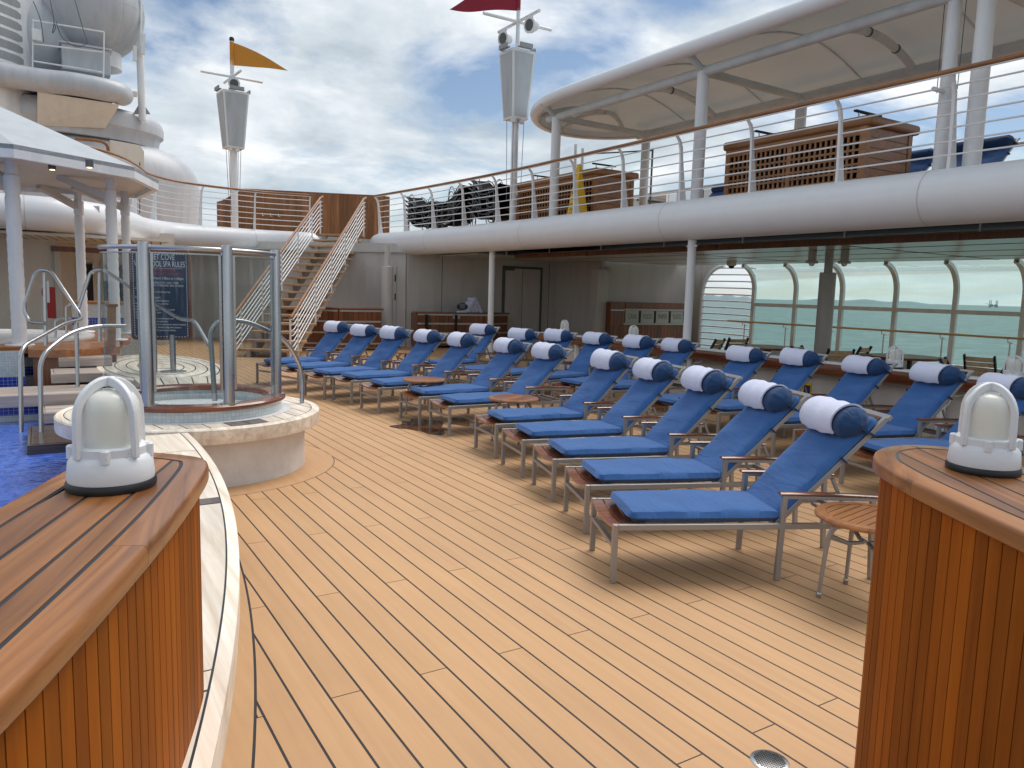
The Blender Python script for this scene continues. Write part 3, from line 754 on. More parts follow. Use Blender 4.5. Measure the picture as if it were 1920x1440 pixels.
def make_towel(seed):
    rnd = random.Random(seed); ph = rnd.random()*6; y0, y1 = -.145+rnd.uniform(-.025, .03), .25
    def sk(u, v, d):
        y = lerp(y0, y1, v)+.006*math.sin(8*u+ph); a = lerp(R(-75), R(172), u)
        r = .106+d+.004*math.sin(5*v*3+ph+2*u)+.003*math.sin(9*u+ph)
        sag = -.012*math.sin(math.pi*v)*(1 if u > .4 else .2)
        return BM @ Vector((.75+r*1.08*math.cos(a)+sag, y, .078+r*.88*math.sin(a)))
    mb = MB(); mb.grid(lambda u, v: sk(u, v, .012), 30, 14); mb.grid(lambda u, v: sk(u, 1-v, 0), 30, 14)
    for e in (0, 1): mb.grid(lambda u, v: sk(u, e, .012*(v if e == 0 else 1-v)), 30, 1)
    for e in (0, 1): mb.grid(lambda u, v: sk(e, u, .012*(1-v if e == 0 else v)), 14, 1)
    return mb.mesh('towel', M['towel'], True)
LP, TP, NV = [], [], 6
for s_, dg in ((3, 46), (8, 45), (14, 47), (21, 45.6), (33, 46.5), (41, 44.6)): set_back(dg); LP.append(make_lounger(s_)); TP.append(make_towel(s_))
used = [False]*NV
set_back(46)
def place_lounger(i, x, y, th, label, tlabel, group, tgroup):
    k = (i*7+i//6) % NV; th += random.uniform(-1.2, 1.2); x += random.uniform(-.02, .02); y += random.uniform(-.015, .015)
    if not used[k]: o = LP[k]; used[k] = True
    else: o = copy_tree(LP[k])
    o.location = (x, y, 0); o.rotation_euler = (0, 0, R(th)); tag(o, label, 'lounger', group)
    t = obj('towel', TP[k]); t.location = (x, y, 0); t.rotation_euler = (0, 0, R(th)); tag(t, tlabel, 'towel', tgroup)
front = [(1560,785,-25),(1440,742,-20.5),(1328,714,-16.5),(1236,694,-12.5),(1148,678,-8),(1036,660,-2.5),(963,649,.5),(870,641,4.5),(808,631,8.5),(743,627,12.5),(682,620,16),(631,614,20)]
meas = [(2.98,3.58),(3.32,4.41),(3.56,5.21),(3.76,6.0),(3.92,6.83),(4.01,8.08),(3.98,8.85),(3.86,9.96),(3.74,10.72),(3.57,11.4)]
for i, (px, py, th) in enumerate(front):
    p = atz(px, py, .95); x, y = p.x-1.48*math.cos(R(th)), p.y-1.48*math.sin(R(th))
    if i < len(meas): x, y = (x+meas[i][0]*2)/3, (y+meas[i][1]*2)/3
    nm = ORD[i]+' in the front row from the slatted counter'
    place_lounger(i, x, y, th, 'blue cushioned sun lounger, '+nm, 'white towel round the head roll of the front-row lounger %s from the slatted counter' % ORD[i], 'sun loungers in the front row', 'towels on the front row')
back = [(1890,725,-19),(1757,704,-16),(1622,687,-12),(1502,673,-8),(1400,665,-4),(1268,648,1),(1195,643,4),(1120,636,8),(1050,631,11),(978,627,14),(905,619,18)]
for i, (px, py, th) in enumerate(back):
    p = atz(px, py, .95); x, y = p.x-1.48*math.cos(R(th)), p.y-1.48*math.sin(R(th))
    place_lounger(i+1, x, y, th, 'blue cushioned sun lounger, %s in the back row from the slatted counter end' % ORD[i], 'white towel round the head roll of the back-row lounger %s from the slatted counter' % ORD[i], 'sun loungers in the back row', 'towels on the back row')

# ------------------------------------------------------------------ round side tables
def make_table():
    T = thing('side_table', 'x', 'table'); L_ = dict(local=True); r, z = .29, .5
    MB().lathe([(.225, z-.028), (r-.012, z-.03), (r-.001, z-.022), (r, z-.012), (r-.008, z-.001), (r-.02, z), (.228, z), (.228, z-.028)], 48).build('rim', M['teak_table'], T, True, **L_)
    for q in strips([(p[0], p[1]) for p in ring_pts((0, 0), .226, 40)], 0, .05, .006): MB().prism(q, z-.024, z-.002).build('slat', M['teak_table'], T, **L_)
    MB().lathe([(.001, z-.03), (.24, z-.03)], 24).build('underframe', M['dark'], T, **L_)
    for k in range(4):
        a = R(45)+k*math.pi/2; c, s = math.cos(a), math.sin(a)
        pts = smooth_path([(.13*c, .13*s, z-.035), (.20*c, .20*s, z-.10), (.225*c, .225*s, z-.22), (.245*c, .245*s, .03)], 5)
        G = MB().tube(pts, [lerp(.02, .011, i/(len(pts)-1)) for i in range(len(pts))], 8).tube([(.02*c, .02*s, z-.16), (.10*c, .10*s, z-.17), (.215*c, .215*s, z-.13)], [.012, .012, .016], 8).build('leg', M['alu'], T, True, **L_)
        MB().ball((.246*c, .246*s, .022), .016, 12, 8).lathe([(.013, .0), (.014, .012)], 12, (.246*c, .246*s, 0)).build('foot', M['steel'], G, True, **L_)
    return T
tp = make_table(); first = True
for px, py, lb, rz in ((1630, 966, 'round teak side table with cast metal legs behind the slatted counter', 10), (963, 745, 'round teak side table between the fifth and sixth front loungers', 30), (795, 710, 'round teak side table beside the seventh front lounger', 5), (766, 659, 'round teak side table on the deck before the double cabinet', 0)):
    o = tp if first else copy_tree(tp); first = False
    p = atz(px, py, .5); o.location = (p.x, p.y, 0); o.rotation_euler.z = R(rz); tag(o, lb, 'table', 'round side tables')

# shallow puddles left on the boards
def puddle(px, py, rx, ry, seed, label):
    c = atz(px, py); rnd = random.Random(seed); n = 40; ph = [rnd.random()*6.28 for _ in range(4)]
    P = [(c.x+rx*math.cos(t)*(1+.25*math.sin(3*t+ph[0])+.15*math.sin(5*t+ph[1])), c.y+ry*math.sin(t)*(1+.25*math.sin(2*t+ph[2])+.12*math.sin(7*t+ph[3]))) for t in [2*math.pi*i/n for i in range(n)]]
    o = MB().add([(x, y, .0012) for x, y in P], [tuple(range(n))]).build('puddle', M['puddle']); tag(o, label, 'puddle')
puddle(795, 800, .30, .55, 2, 'dark wet puddle on the deck under the round table beside the seventh lounger')
puddle(870, 792, .18, .30, 5, 'small wet puddle on the deck between the sixth and seventh front loungers')
# ================================================================== UPPER DECK AND BALCONY (starboard side)
ud = MB().box(9.75, 14.6, -4, 24, 3.0, 3.28).build('upper_deck', M['dark']); tag(ud, kind='structure')  # near-black colour stands in for the shade of the open gap below
MB().box(-6, 18.5, 24.15, 33, 3.0, 3.28).build('deck_slab', M['white_wall'], ud)
MB().box(-6, 1.2, 18.9, 24.1, 3.0, 3.28).build('deck_slab', M['white_wall'], ud)
MB().box(9.76, 14.58, -3.9, 23.9, 3.284, 3.29).build('deck_covering', M['deck'], ud)
MB().box(-5.9, 18.4, 24.2, 32.9, 3.284, 3.29).build('deck_covering', M['deck'], ud)
def tube_edge(name, label, path, r=.35):
    T = thing(name, label, 'balcony edge', tuple(path[len(path)//2]))
    n = len(path); rr = [r]*n
    # rounded ends
    d0 = (path[0]-path[1]).normalized(); d1 = (path[-1]-path[-2]).normalized()
    P = [path[0]+d0*r*k for k in (1., .92, .7, .38)]+list(path)+[path[-1]+d1*r*k for k in (.38, .7, .92, 1.)]
    rr = [r*.02, r*.4, r*.72, r*.93]+rr+[r*.93, r*.72, r*.4, r*.02]
    MB().tube(P, rr, 32).build('moulding', M['tube_white'], T, True)
    seam = MB()
    acc = 0
    for a, b in zip(path, path[1:]):
        acc += (b-a).length
        if acc > 4.4:
            acc = 0; m = (a+b)/2; d = (b-a).normalized(); MB().tube([m-d*.006, m+d*.006], r+.003, 32, caps=False).build('seam', M['white_wall'], T, True)
    return T
TZ = 3.03
BP = smooth_path([(9.72,-4,TZ),(9.72,2,TZ),(9.72,8,TZ),(9.72,13,TZ),(9.68,16,TZ),(9.52,18.5,TZ),(9.33,20.6,TZ),(9.12,22.5,TZ)], 6)
tube_edge('balcony_moulding', 'thick white rounded moulding along the edge of the upper deck over the loungers', BP)
def railing(name, label, path, inward, n_bars=6, step=1.52, start=.4, z0=3.34, zr=4.5, board='teak_rail'):
    # path = centre line of the moulding; inward = unit sign to the side the rail leans to (right of travel = +1)
    T = thing(name, label, 'railing', tuple(path[len(path)//2]))
    hp = [Vector((p.x, p.y, zr)) for p in offset_path(path, inward*.22)]
    MB().tube(hp, .032, 10).build('handrail', M[board], T, True)
    MB().tube([p-Vector((0,0,.036)) for p in hp], .012, 6).build('rail_bracket', M['white_rail'], T, True)
    for k in range(n_bars):
        z = lerp(zr-.15, z0+.19, k/(n_bars-1)); u = .08 if k else .11
        MB().tube([Vector((p.x, p.y, z)) for p in offset_path(path, inward*u)], .0115, 6).build('bar', M['white_rail'], T, True)
    sp = resample(path, step); t0 = None
    for i, p in enumerate(sp):
        t = sp[min(i+1, len(sp)-1)]-sp[max(i-1, 0)]; t.z = 0; t.normalize(); r = Vector((t.y, -t.x, 0))*inward
        prof = [(-.09, z0-.06), (.09, z0-.06), (.085, z0+.2), (.105, zr-.42), (.12, zr-.25), (.16, zr-.12), (.235, zr-.035), (.20, zr-.03), (.12, zr-.10), (.07, zr-.22), (.05, zr-.42), (-.03, z0+.25)]
        n = len(prof); h = .02
        vs = [tuple(Vector((p.x, p.y, 0))+r*u+Vector((0,0,z))+t*s*h) for s in (-1, 1) for u, z in prof]
        MB().add(vs, [tuple(range(n)), tuple(reversed(range(n, 2*n)))]+[(i_, (i_+1) % n, n+(i_+1) % n, n+i_) for i_ in range(n)]).build('post', M['white_rail'], T, fix=True)
    return T
railing('balcony_railing', 'white multi-bar railing with teak handrail over the loungers on the upper deck', BP, -1)
# posts that carry the balcony
for px, py, lb in ((1284, 735, 'slim white post under the balcony among the back-row loungers'), (916, 655, 'slim white post under the balcony in front of the double cabinet'),):
    p = atx(px, py, 9.72) if px < 1000 else atz(px, py)
    T = thing('support_post', lb, 'post', (9.76, p.y, 0), group='posts under the balcony')
    MB().lathe([(.11, 0), (.11, .02), (.095, .025), (.095, .30), (.075, .32), (.075, 2.78)], 20, (9.76, p.y, 0)).build('shaft', M['white'], T, True)
    MB().bar((9.76, p.y-.12, 2.58), (9.76, p.y+.12, 2.58), .02, .03).build('bracket', M['white'], T)
p = Vector((8.45, 20.35, 0))
T = thing('support_post', 'thick white post behind the single-fronted cabinet near the stairs', 'post', tuple(p), group='posts under the balcony')
MB().lathe([(.17, 0), (.17, 2.3), (.16, 2.31), (.085, 2.315), (.085, 2.9)], 24, p).build('shaft', M['white_wall'], T, True)

# ------------------------------------------------------------------ ceiling over the dining side
ceil = MB().box(11.45, 17.62, -4, 18.2, 2.68, 2.76).build('ceiling', M['ceiling']); tag(ceil, kind='structure')
MB().box(10.2, 14.5, 18.22, 20.6, 2.68, 2.72).build('ceiling_panel', M['ceiling'], ceil)
MB().prism([(9.3, 20.4), (10.19, 19.0), (10.19, 20.6), (4.4, 25.4), (3.0, 25.0), (7.4, 22.3)], 2.74, 2.78).build('ceiling_panel', M['ceiling'], ceil)
for y0, y1 in ((-4, 4.9), (4.95, 10.7), (10.75, 14.9), (14.95, 18.2)): MB().box(11.37, 11.44, y0, y1, 2.62, 2.73).build('trim_board', M['teak_dark'], ceil)
for x in (13.1, 14.6, 16.2): MB().box(x, x+.06, -4, 18.1, 2.676, 2.682).build('ceiling_joint', M['dark'], ceil)
for y in (4, 8.5, 13): MB().box(11.46, 17.6, y, y+.05, 2.6755, 2.6815).build('ceiling_joint', M['dark'], ceil)
for y in range(-3, 22, 2): MB().tube([(10.6, y+.4, 2.66), (10.6, y+.4, 3.0)], .012, 6).build('hanger', M['white_wall'], ud)
# beam under the moulding
# ------------------------------------------------------------------ bulkheads
def wall_strip(name, label, pts, z0, z1, m, th=.12):
    T = thing(name, label, 'wall', (pts[0][0], pts[0][1], z0))
    path = [Vector((x, y, 0)) for x, y in pts]
    for a, b in zip(path, path[1:]):
        MB().bar((a.x, a.y, (z0+z1)/2), (b.x, b.y, (z0+z1)/2), th, z1-z0).build('panel', m, T)
    return T
W1 = wall_strip('bulkhead', 'pale grey bulkhead with a double door behind the towel cabinet', [(9.2, 20.66), (14.6, 20.66)], 0, 3.0, M['white_wall'])
for x in (10.3, 11.95, 14.2): MB().box(x, x+.012, 20.592, 20.6, 0, 2.7).build('panel_joint', M['print_dark'], W1)
W2 = wall_strip('bulkhead', 'slanting pale grey bulkhead behind the staircase', [(9.2, 20.72), (4.4, 25.3)], 0, 3.0, M['white_wall'])
W3 = wall_strip('bulkhead', 'pale bulkhead behind the glass screen, far end of the deck', [(4.45, 25.3), (.5, 26.6)], 0, 3.0, M['white_wall'])
W4 = wall_strip('bulkhead', 'pale grey bulkhead behind the recycling cabinet', [(14.55, 18.32), (18.4, 18.32)], 0, 3.0, M['white_wall'])
wall_strip('bulkhead', 'short pale return wall between the double door and the recycling cabinet', [(14.55, 18.4), (14.55, 20.6)], 0, 3.0, M['white_wall'])
wall_strip('bulkhead', 'narrow pale wall between the recycling cabinet and the barred arch', [(18.35, 18.25), (18.35, 17.85)], 0, 3.0, M['white_wall'])
T = thing('pilaster', 'pale square pilaster at the corner left of the recycling cabinet', 'pilaster', (14.5, 18.5, 0))
MB().box(14.25, 14.68, 18.10, 18.45, 0, 2.45).build('lower', M['white_wall'], T, bevel=.02); MB().box(14.45, 14.6, 18.2, 18.4, 2.45, 2.68).build('upper', M['white_wall'], T)
# double door
T = thing('double_door', 'pale grey double door in the bulkhead right of the towel cabinet', 'door', (13.1, 20.59, 0))
MB().box(12.42, 12.50, 20.56, 20.598, 0, 2.5).box(13.84, 13.92, 20.56, 20.598, 0, 2.5).box(12.50, 13.84, 20.56, 20.598, 2.43, 2.5).build('frame', M['print_dark'], T)
for x0, x1 in ((12.51, 13.14), (13.16, 13.83)): MB().box(x0, x1, 20.55, 20.595, .03, 2.42).build('door_leaf', M['white_wall'], T, bevel=.004)
MB().box(13.05, 13.09, 20.53, 20.55, .92, 1.2).box(12.95, 13.09, 20.50, 20.52, 1.10, 1.125).build('handle', M['strip'], T)
MB().box(12.5, 12.8, 20.48, 20.55, 2.36, 2.45).build('door_closer', M['print_dark'], T)
for x, zs in ((12.44, (2.1, 1.5, .6)), (13.88, (2.1, 1.5, .6))):
    for z in zs: MB().box(x-.015, x+.015, 20.53, 20.56, z-.12, z+.12).build('hinge', M['print_dark'], T)
T = thing('service_door', 'flush pale door with black hinges in the slanting bulkhead', 'door', (8.4, 21.3, 0))
dd = Vector((4.4-9.2, 25.3-20.72, 0)).normalized(); nn = Vector((-dd.y, dd.x, 0));  nn = nn if nn.y < 0 else -nn
a = Vector((9.0, 20.72+.19, 0))+nn*.075; b = a+dd*.95
MB().bar((a.x, a.y, 1.18), (b.x, b.y, 1.18), .03, 2.3).build('door_leaf', M['white_wall'], T)
for z in (2.0, 1.45, .5): c = a+dd*.03+nn*.02; MB().bar((c.x, c.y, z-.1), (c.x, c.y, z+.1), .03, .03).build('hinge', M['print_black'], T)
# ------------------------------------------------------------------ cabinets
def cabinet(name, label, pts, h, m_top='mahogany', doors=False, strips_z=(.93, .68, .42, .16)):
    # pts: plan polyline of the visible front, left to right; body goes 0.7 m back
    T = thing(name, label, 'cabinet', (pts[0][0], pts[0][1], 0))
    P = [Vector((x, y, 0)) for x, y in pts]; bk = [p+Vector((.1, .62, 0)) for p in P]
    poly = [(p.x, p.y) for p in P]+[(p.x, p.y) for p in reversed(bk)]
    MB().prism(poly, .08, h-.05).build('carcass', M['teak_dark'], T)
    op = [p+Vector((0, -.05, 0)) for p in P]; op[0].x -= .06; op[-1].x += .06
    MB().prism([(p.x, p.y) for p in op]+[(p.x+.06, p.y+.03) for p in reversed(bk)], h-.05, h).build('top', M[m_top], T, bevel=.012)
    for a, b in zip(P, P[1:]):
        d = (b-a); L_ = d.length; d.normalize(); n = Vector((d.y, -d.x, 0)); k = max(2, round(L_/.14))
        for i in range(k):
            p, q = a+d*(L_*i/k+.004), a+d*(L_*(i+1)/k-.004)
            MB().bar((p.x+n.x*.012, p.y+n.y*.012, h/2), (q.x+n.x*.012, q.y+n.y*.012, h/2), .024, h-.16).build('slat', M['teak_dark'], T)
        for z in strips_z:
            p, q = a+n*.028+d*.02, b+n*.028-d*.02
            MB().bar((p.x, p.y, h*z), (q.x, q.y, h*z), .008, .045).build('metal_strip', M['strip'], T)
    return T
cabinet('storage_cabinet', 'dark teak cabinet with metal bands and a slanted side, beside the stairs', [(5.55, 20.55), (6.75, 19.55), (7.95, 19.55)], 1.15)
CB = cabinet('towel_cabinet', 'double-fronted dark teak cabinet carrying a pyramid of rolled towels', [(9.22, 20.0), (11.55, 19.75), (12.3, 20.05)], 1.05)
for x in (9.45, 10.38, 11.3): MB().box(x, x+.018, 19.74-.0, 19.92, .1, .98).build('door_gap', M['dark'], CB)
for x in (10.3, 10.46): MB().box(x, x+.05, 19.80, 19.845, .86, .94).build('latch', M['strip'], CB)
# rolled towels
tr = MB()
n = 40
for i in range(n+1): pass
def roll_mesh():
    mb = MB(); P = []; turns = 3.2
    mb.tube([(0, -.16, 0), (0, .16, 0)], [.062, .062], 18)
    sp = [(math.cos(t*turns*6.283)*lerp(.008, .058, t), -.162, math.sin(t*turns*6.283)*lerp(.008, .058, t)) for t in [i/60 for i in range(61)]]
    mb.tube(sp, .006, 5); return mb.mesh('rolled_towel', M['towel'], True)
rm = roll_mesh(); cx0 = 11.02; cnt = 0
for r_, nn_ in enumerate((4, 3, 2, 1)):
    for i in range(nn_):
        o = obj('rolled_towel', rm); o.location = (cx0+(i-(nn_-1)/2)*.13, 19.98, 1.05+.062+r_*.108); o.rotation_euler = (0, random.uniform(0, 6), R(8))
        tag(o, 'rolled white towel in the %s layer of the pyramid on the double-fronted cabinet' % ('bottom', 'second', 'third', 'top')[r_], 'towel', 'towel pyramid, '+('bottom', 'second', 'third', 'top')[r_]+' layer')
T = thing('tent_sign', 'small navy oval sign beside the rolled towels on the cabinet', 'sign', (10.63, 19.9, 1.05))
mb = MB(); mb.lathe([(.17, -.01), (.17, .01)], 32, (0, 0, 0), 1.05, .62); mb.v = [(10.63+x, 19.88+z, 1.22+y) for x, y, z in mb.v]; mb.build('plate', M['navy'], T, fix=True)
for k in range(4): MB().box(10.63-.11+.01*k, 10.63+.11-.012*k, 19.862, 19.866, 1.28-.035*k, 1.288-.035*k).build('text_line', M['print_white'], T)
MB().box(10.48, 10.78, 19.84, 19.94, 1.05, 1.09).build('foot', M['print_white'], T)
# recycling cabinet
T = thing('recycling_cabinet', 'tall teak recycling cabinet with CANS, FOOD, PAPER and PLASTIC flaps', 'cabinet', (16, 17.9, 0))
RY = 17.9
MB().box(14.62, 17.72, RY, RY+.38, 0, 1.48).build('carcass', M['teak_dark'], T)
x = 14.62
while x < 17.7:
    MB().box(x+.004, x+.134, RY-.022, RY-.001, .03, .78).build('slat', M['teak_dark'], T)
    if x < 15.1 : MB().box(x+.004, x+.134, RY-.022, RY-.001, .80, 1.46).build('slat', M['teak_dark'], T)
    x += .138
MB().box(15.2, 17.72, RY-.03, RY-.001, 1.30, 1.475).build('valance', M['teak_dark'], T)
MB().box(15.15, 17.74, RY-.05, RY-.002, 1.225, 1.285).build('metal_strip', M['bin_panel'], T); MB().box(15.12, 17.72, RY-.05, RY-.002, .79, .845).build('metal_strip', M['bin_panel'], T)
MB().box(14.62, 15.15, RY-.035, RY-.023, 1.22, 1.25).box(14.62, 17.7, RY-.035, RY-.023, .33, .37).build('metal_strip', M['strip'], T)
for k, (wd) in enumerate(('CANS', 'FOOD', 'PAPER', 'PLASTIC')):
    x0 = 15.2+k*.625
    F = MB().box(x0, x0+.53, RY-.03, RY-.006, .85, 1.22).build('flap', M['bin_panel'], T, bevel=.008)
    me = text_mesh(wd, .22, M['print_dark'], sx=.62 if k < 3 else .46); me.transform(Matrix.Rotation(R(90), 4, 'X')); t = obj('lettering', me, F); t.location = (x0+.27, RY-.034, 1.04)
    MB().box(x0+.54, x0+.62, RY-.02, RY-.004, .85, 1.22).build('gap', M['dark'], T)

# ------------------------------------------------------------------ low rail wall in front of the dining area
BX = 9.42
T = thing('low_bulwark', 'low white bulwark with a broad glossy wooden cap rail behind the back-row loungers', 'low wall', (BX, 8, 0))
MB().box(BX+.10, BX+.16, 2.5, 13.9, 0, .68).build('panel', M['white_wall'], T)
MB().box(BX-.02, BX+.24, 2.5, 13.9, .80, .835).build('sill', M['white'], T, bevel=.01)
for a, b in ((2.5, 5.9), (5.905, 9.3), (9.305, 12.2), (12.205, 13.9)):
    MB().sweep([(-.09, .66), (.04, .66), (.075, .69), (.085, .74), (.075, .79), (.04, .82), (-.02, .82), (-.09, .80)], [(BX-.03, b, 0), (BX-.03, a, 0)]).build('cap_rail', M['mahogany_y'], T, True, fix=True)
y = 2.9
while y < 13.8:
    S = MB().lathe([(.05, 0), (.05, .66)], 14, (BX+.04, y, 0)).build('baluster', M['white'], T, True)
    for s in (-1, 1): MB().tube(smooth_path([(BX+.02, y+s*.03, .40), (BX+.02, y+s*.10, .50), (BX+.02, y+s*.12, .58), (BX+.02, y+s*.22, .60), (BX+.02, y+s*.30, .64), (BX+.02, y+s*.26, .61)], 4), .008, 5).build('scroll_bracket', M['white_rail'], S, True)
    y += 1.08
for y, lb in ((7.05, 'small navy and yellow plate on the low bulwark nearest the round column'), (8.4, 'small navy and yellow plate on the low bulwark nearer the slim balcony post')):
    o = thing('label_plate', lb, 'plate', (BX+.09, y, .4)); MB().box(BX+.085, BX+.098, y-.07, y+.07, .32, .5).build('plate', M['yellow'], o); MB().box(BX+.08, BX+.084, y-.06, y+.05, .34, .46).build('panel', M['navy'], o)
for (px, py), lb in (((1058, 632), 'pale caged lantern on the low bulwark in front of the double door'), ((1187, 641), 'pale caged lantern on the low bulwark in front of the recycling cabinet'), ((1676, 693), 'pale caged lantern on the low bulwark beside the round dining table'), ((1898, 716), 'pale caged lantern on the low bulwark beside the folding chairs')):
    p = atx(px, py, BX+.14); lantern(lb, (BX+.14, p.y, .836), R(20), 1.05, 'caged lanterns on the low bulwark')

# ------------------------------------------------------------------ window wall
WX = 18.3
WY = [17.75, 15.62, 14.13, 12.66, 11.15, 9.68, 8.2, 6.7, 5.2, 3.7]
T = thing('window_wall', 'run of tall curved windows with white frames looking over the sea', 'window wall', (WX, 10, 0))
def wprof(n=8): return [(0, .28), (0, 1.95)]+[(-.72*(1-math.cos(R(80)*k/n)), 1.95+.76*math.sin(R(80)*k/n)) for k in range(1, n+1)]
WP = wprof()
MB().box(WX-.06, WX+.08, 2.5, 15.62, 0, .28).build('sill_wall', M['white'], T)
for i, y in enumerate(WY):
    if i == 0: continue
    mb = MB(); pr = [(u, z) for u, z in WP]
    vs = []; 
    for s in (-.055, .055):
        for d in (0, -.09):
            for k, (u, z) in enumerate(pr):
                if k < 2: nx, nz = 1, 0
                else: t = R(80)*(k-1)/8; nx, nz = math.cos(t), math.sin(t)
                vs.append((WX+u+nx*d, y+s, z+nz*d))
    n = len(pr); fs = []
    for k in range(n-1): fs += [(k, k+1, n+k+1, n+k), (2*n+k+1, 2*n+k, 3*n+k, 3*n+k+1), (k+1, k, 2*n+k, 2*n+k+1), (n+k, n+k+1, 3*n+k+1, 3*n+k)]
    mb.add(vs, fs).build('mullion', M['white_frame'], T, fix=True)
for y0, y1 in zip(WY[2:], WY[1:]):
    MB().box(WX-.10, WX-.01, y0+.06, y1-.06, 1.47, 1.57).build('transom', M['white_frame'], T)
    mb = MB(); mb.grid(lambda u, v: (WX+lerp(0, 0, v)-.03, lerp(y0+.05, y1-.05, u), lerp(.28, 1.47, v)), 1, 1); mb.build('pane', M['glass_green'], T)
    pr = [(0, 1.57)]+WP[1:]; mb = MB()
    mb.add([(WX+u_-.03, y, z) for u_, z in pr for y in (y0+.05, y1-.05)], [(2*k, 2*k+1, 2*k+3, 2*k+2) for k in range(len(pr)-1)]); mb.build('pane', M['glass_green'], T, True)
# barred arched opening
T = thing('barred_arch', 'open white arch with horizontal bars at the end of the windows', 'railing', (WX, 16.7, 0))
mb = MB(); A = []; cyy = (17.75+15.62)/2; hw = (17.75-15.62)/2
pts = [(17.78, 0), (17.78, 1.75)]+[(lerp(17.78, 16.9, 1-math.cos(t)), 1.75+.93*math.sin(t)) for t in [R(90)*k/8 for k in range(1, 9)]]
MB().tube([(WX, y, z) for y, z in pts], .06, 8).build('arch_frame', M['white_frame'], T, True)
MB().add([(WX+.02, 17.85, .0), (WX+.02, 17.85, 2.8)]+[(WX+.02, y, z) for y, z in reversed(pts)], [tuple(range(2+len(pts)))]).add([(WX+.1, 17.85, .0), (WX+.1, 17.85, 2.8)]+[(WX+.1, y, z) for y, z in reversed(pts)], [tuple(reversed(range(2+len(pts))))]).build('spandrel', M['white_wall'], T)
for k in range(13):
    z = .15+k*.205
    y1 = 17.76 if z < 1.75 else lerp(17.78, 16.9, 1-math.sqrt(max(0, 1-((z-1.75)/.93)**2)))
    MB().tube(smooth_path([(WX, y1, z), (WX+.02, lerp(y1, 15.65, .12), z+.012), (WX+.02, lerp(y1, 15.65, .8), z+.004), (WX, 15.66, z-.02)], 3), .024, 7).build('bar', M['white_frame'], T, True)
T = thing('window_handrail', 'long wooden-brown handrail bracketed along the windows', 'handrail', (WX-.3, 10, 1))
MB().tube([(WX-.3, 16.35, 1.0), (WX-.3, 3, 1.0)], .028, 8).build('rail', M['chair_teak'], T, True)
for y in WY[1:]: MB().tube([(WX-.3, y+.15, .97), (WX-.28, y+.15, .90), (WX-.12, y+.12, .88)], .012, 6).tube([(WX-.22, y+.13, 0), (WX-.22, y+.13, .92)], .017, 6).build('bracket', M['white_frame'], T, True)
# round column and fittings
T = thing('round_column', 'round white clad column standing in the dining area', 'column', (14, 10.08, 0))
MB().lathe([(.165, 0), (.165, 2.27), (.155, 2.28)], 32, (14, 10.08, 0)).build('cladding', M['white_wall'], T, True); MB().lathe([(.085, 2.27), (.085, 2.68)], 20, (14, 10.08, 0)).build('core', M['white_wall'], T, True)
for px, lb in ((1524, 'pale ceiling lamp left of the round column'), (1585, 'pale ceiling lamp right of the round column')):
    p = atz(px, 470, 2.68); T = thing('ceiling_lamp', lb, 'lamp', (p.x, p.y, 2.68), group='ceiling lamps by the column')
    MB().lathe([(.075, -.21), (.08, -.17), (.08, -.01), (.09, 0)], 16, p).build('housing', M['white_wall'], T, True); MB().lathe([(.12, -.25), (.12, -.21), (.1, -.2)], 16, p).build('collar', M['white_wall'], T, True)
    MB().lathe([(.001, -.31), (.04, -.30), (.065, -.25)], 16, p).build('globe', M['lamp_glass'], T, True)
p = atz(1372, 490, 2.68); T = thing('dome_camera', 'small dome camera under the ceiling before the barred arch', 'camera', tuple(p))
MB().lathe([(.11, -.12), (.13, -.1), (.13, 0)], 18, p).build('housing', M['white'], T, True); MB().ball((p.x, p.y, p.z-.12), .08, 14, 8).build('dome', M['black_frame'], T, True)
# dining tables and chairs
def dining_table(x, y, r, lb):
    T = thing('dining_table', lb, 'table', (x, y, 0), group='round dining tables')
    MB().lathe([(r-.03, .705), (r, .715), (r, .735), (r-.01, .745)], 48, (x, y, 0)).build('table_edge', M['teak_dark'], T, True)
    for q in strips([(p[0], p[1]) for p in ring_pts((x, y), r-.012, 40)], R(90), .13, .006): MB().prism(q, .72, .749).build('board', M['chair_teak'], T)
    for dx, dy in ((-.25, -.25), (.25, -.25), (.25, .25), (-.25, .25)): MB().box(x+dx-.03, x+dx+.03, y+dy-.03, y+dy+.03, 0, .71).build('leg', M['black_frame'], T)
pA = (atz(1380, 649, .74)+atz(1485, 652, .74))/2; pB = (atz(1630, 665, .74)+atz(1764, 672, .74))/2
dining_table(pA.x+.1, pA.y, .62, 'round pale teak dining table beside the barred arch'); dining_table(pB.x, pB.y, .62, 'round pale teak dining table right of the round column')
def make_chair():
    T = thing('folding_chair', 'x', 'chair'); L_ = dict(local=True)
    for s in (-1, 1):
        MB().bar((s*.23, -.20, 0), (s*.22, .24, .88), .03, .045).build('side_frame', M['black_frame'], T, **L_); MB().bar((s*.205, .22, 0), (s*.205, -.20, .44), .03, .045).build('leg', M['black_frame'], T, **L_)
    for k in range(4): MB().box(-.21, .21, -.2+k*.095, -.125+k*.095, .435, .455).build('seat_slat', M['chair_teak'], T, **L_)
    for k in range(4):
        z = .55+k*.088; y = -.20+.44*(z/.88)
        MB().grid(lambda u, v: (lerp(-.22, .22, u), y+.03*(z-.5)+.018*math.sin(math.pi*u)-.02, z+lerp(-.036, .036, v)), 6, 1).grid(lambda u, v: (lerp(.22, -.22, u), y+.03*(z-.5)+.018*math.sin(math.pi*u)-.002, z+lerp(-.036, .036, v)), 6, 1).build('back_slat', M['chair_teak'], T, True, **L_)
    return T
cp = make_chair(); first = True
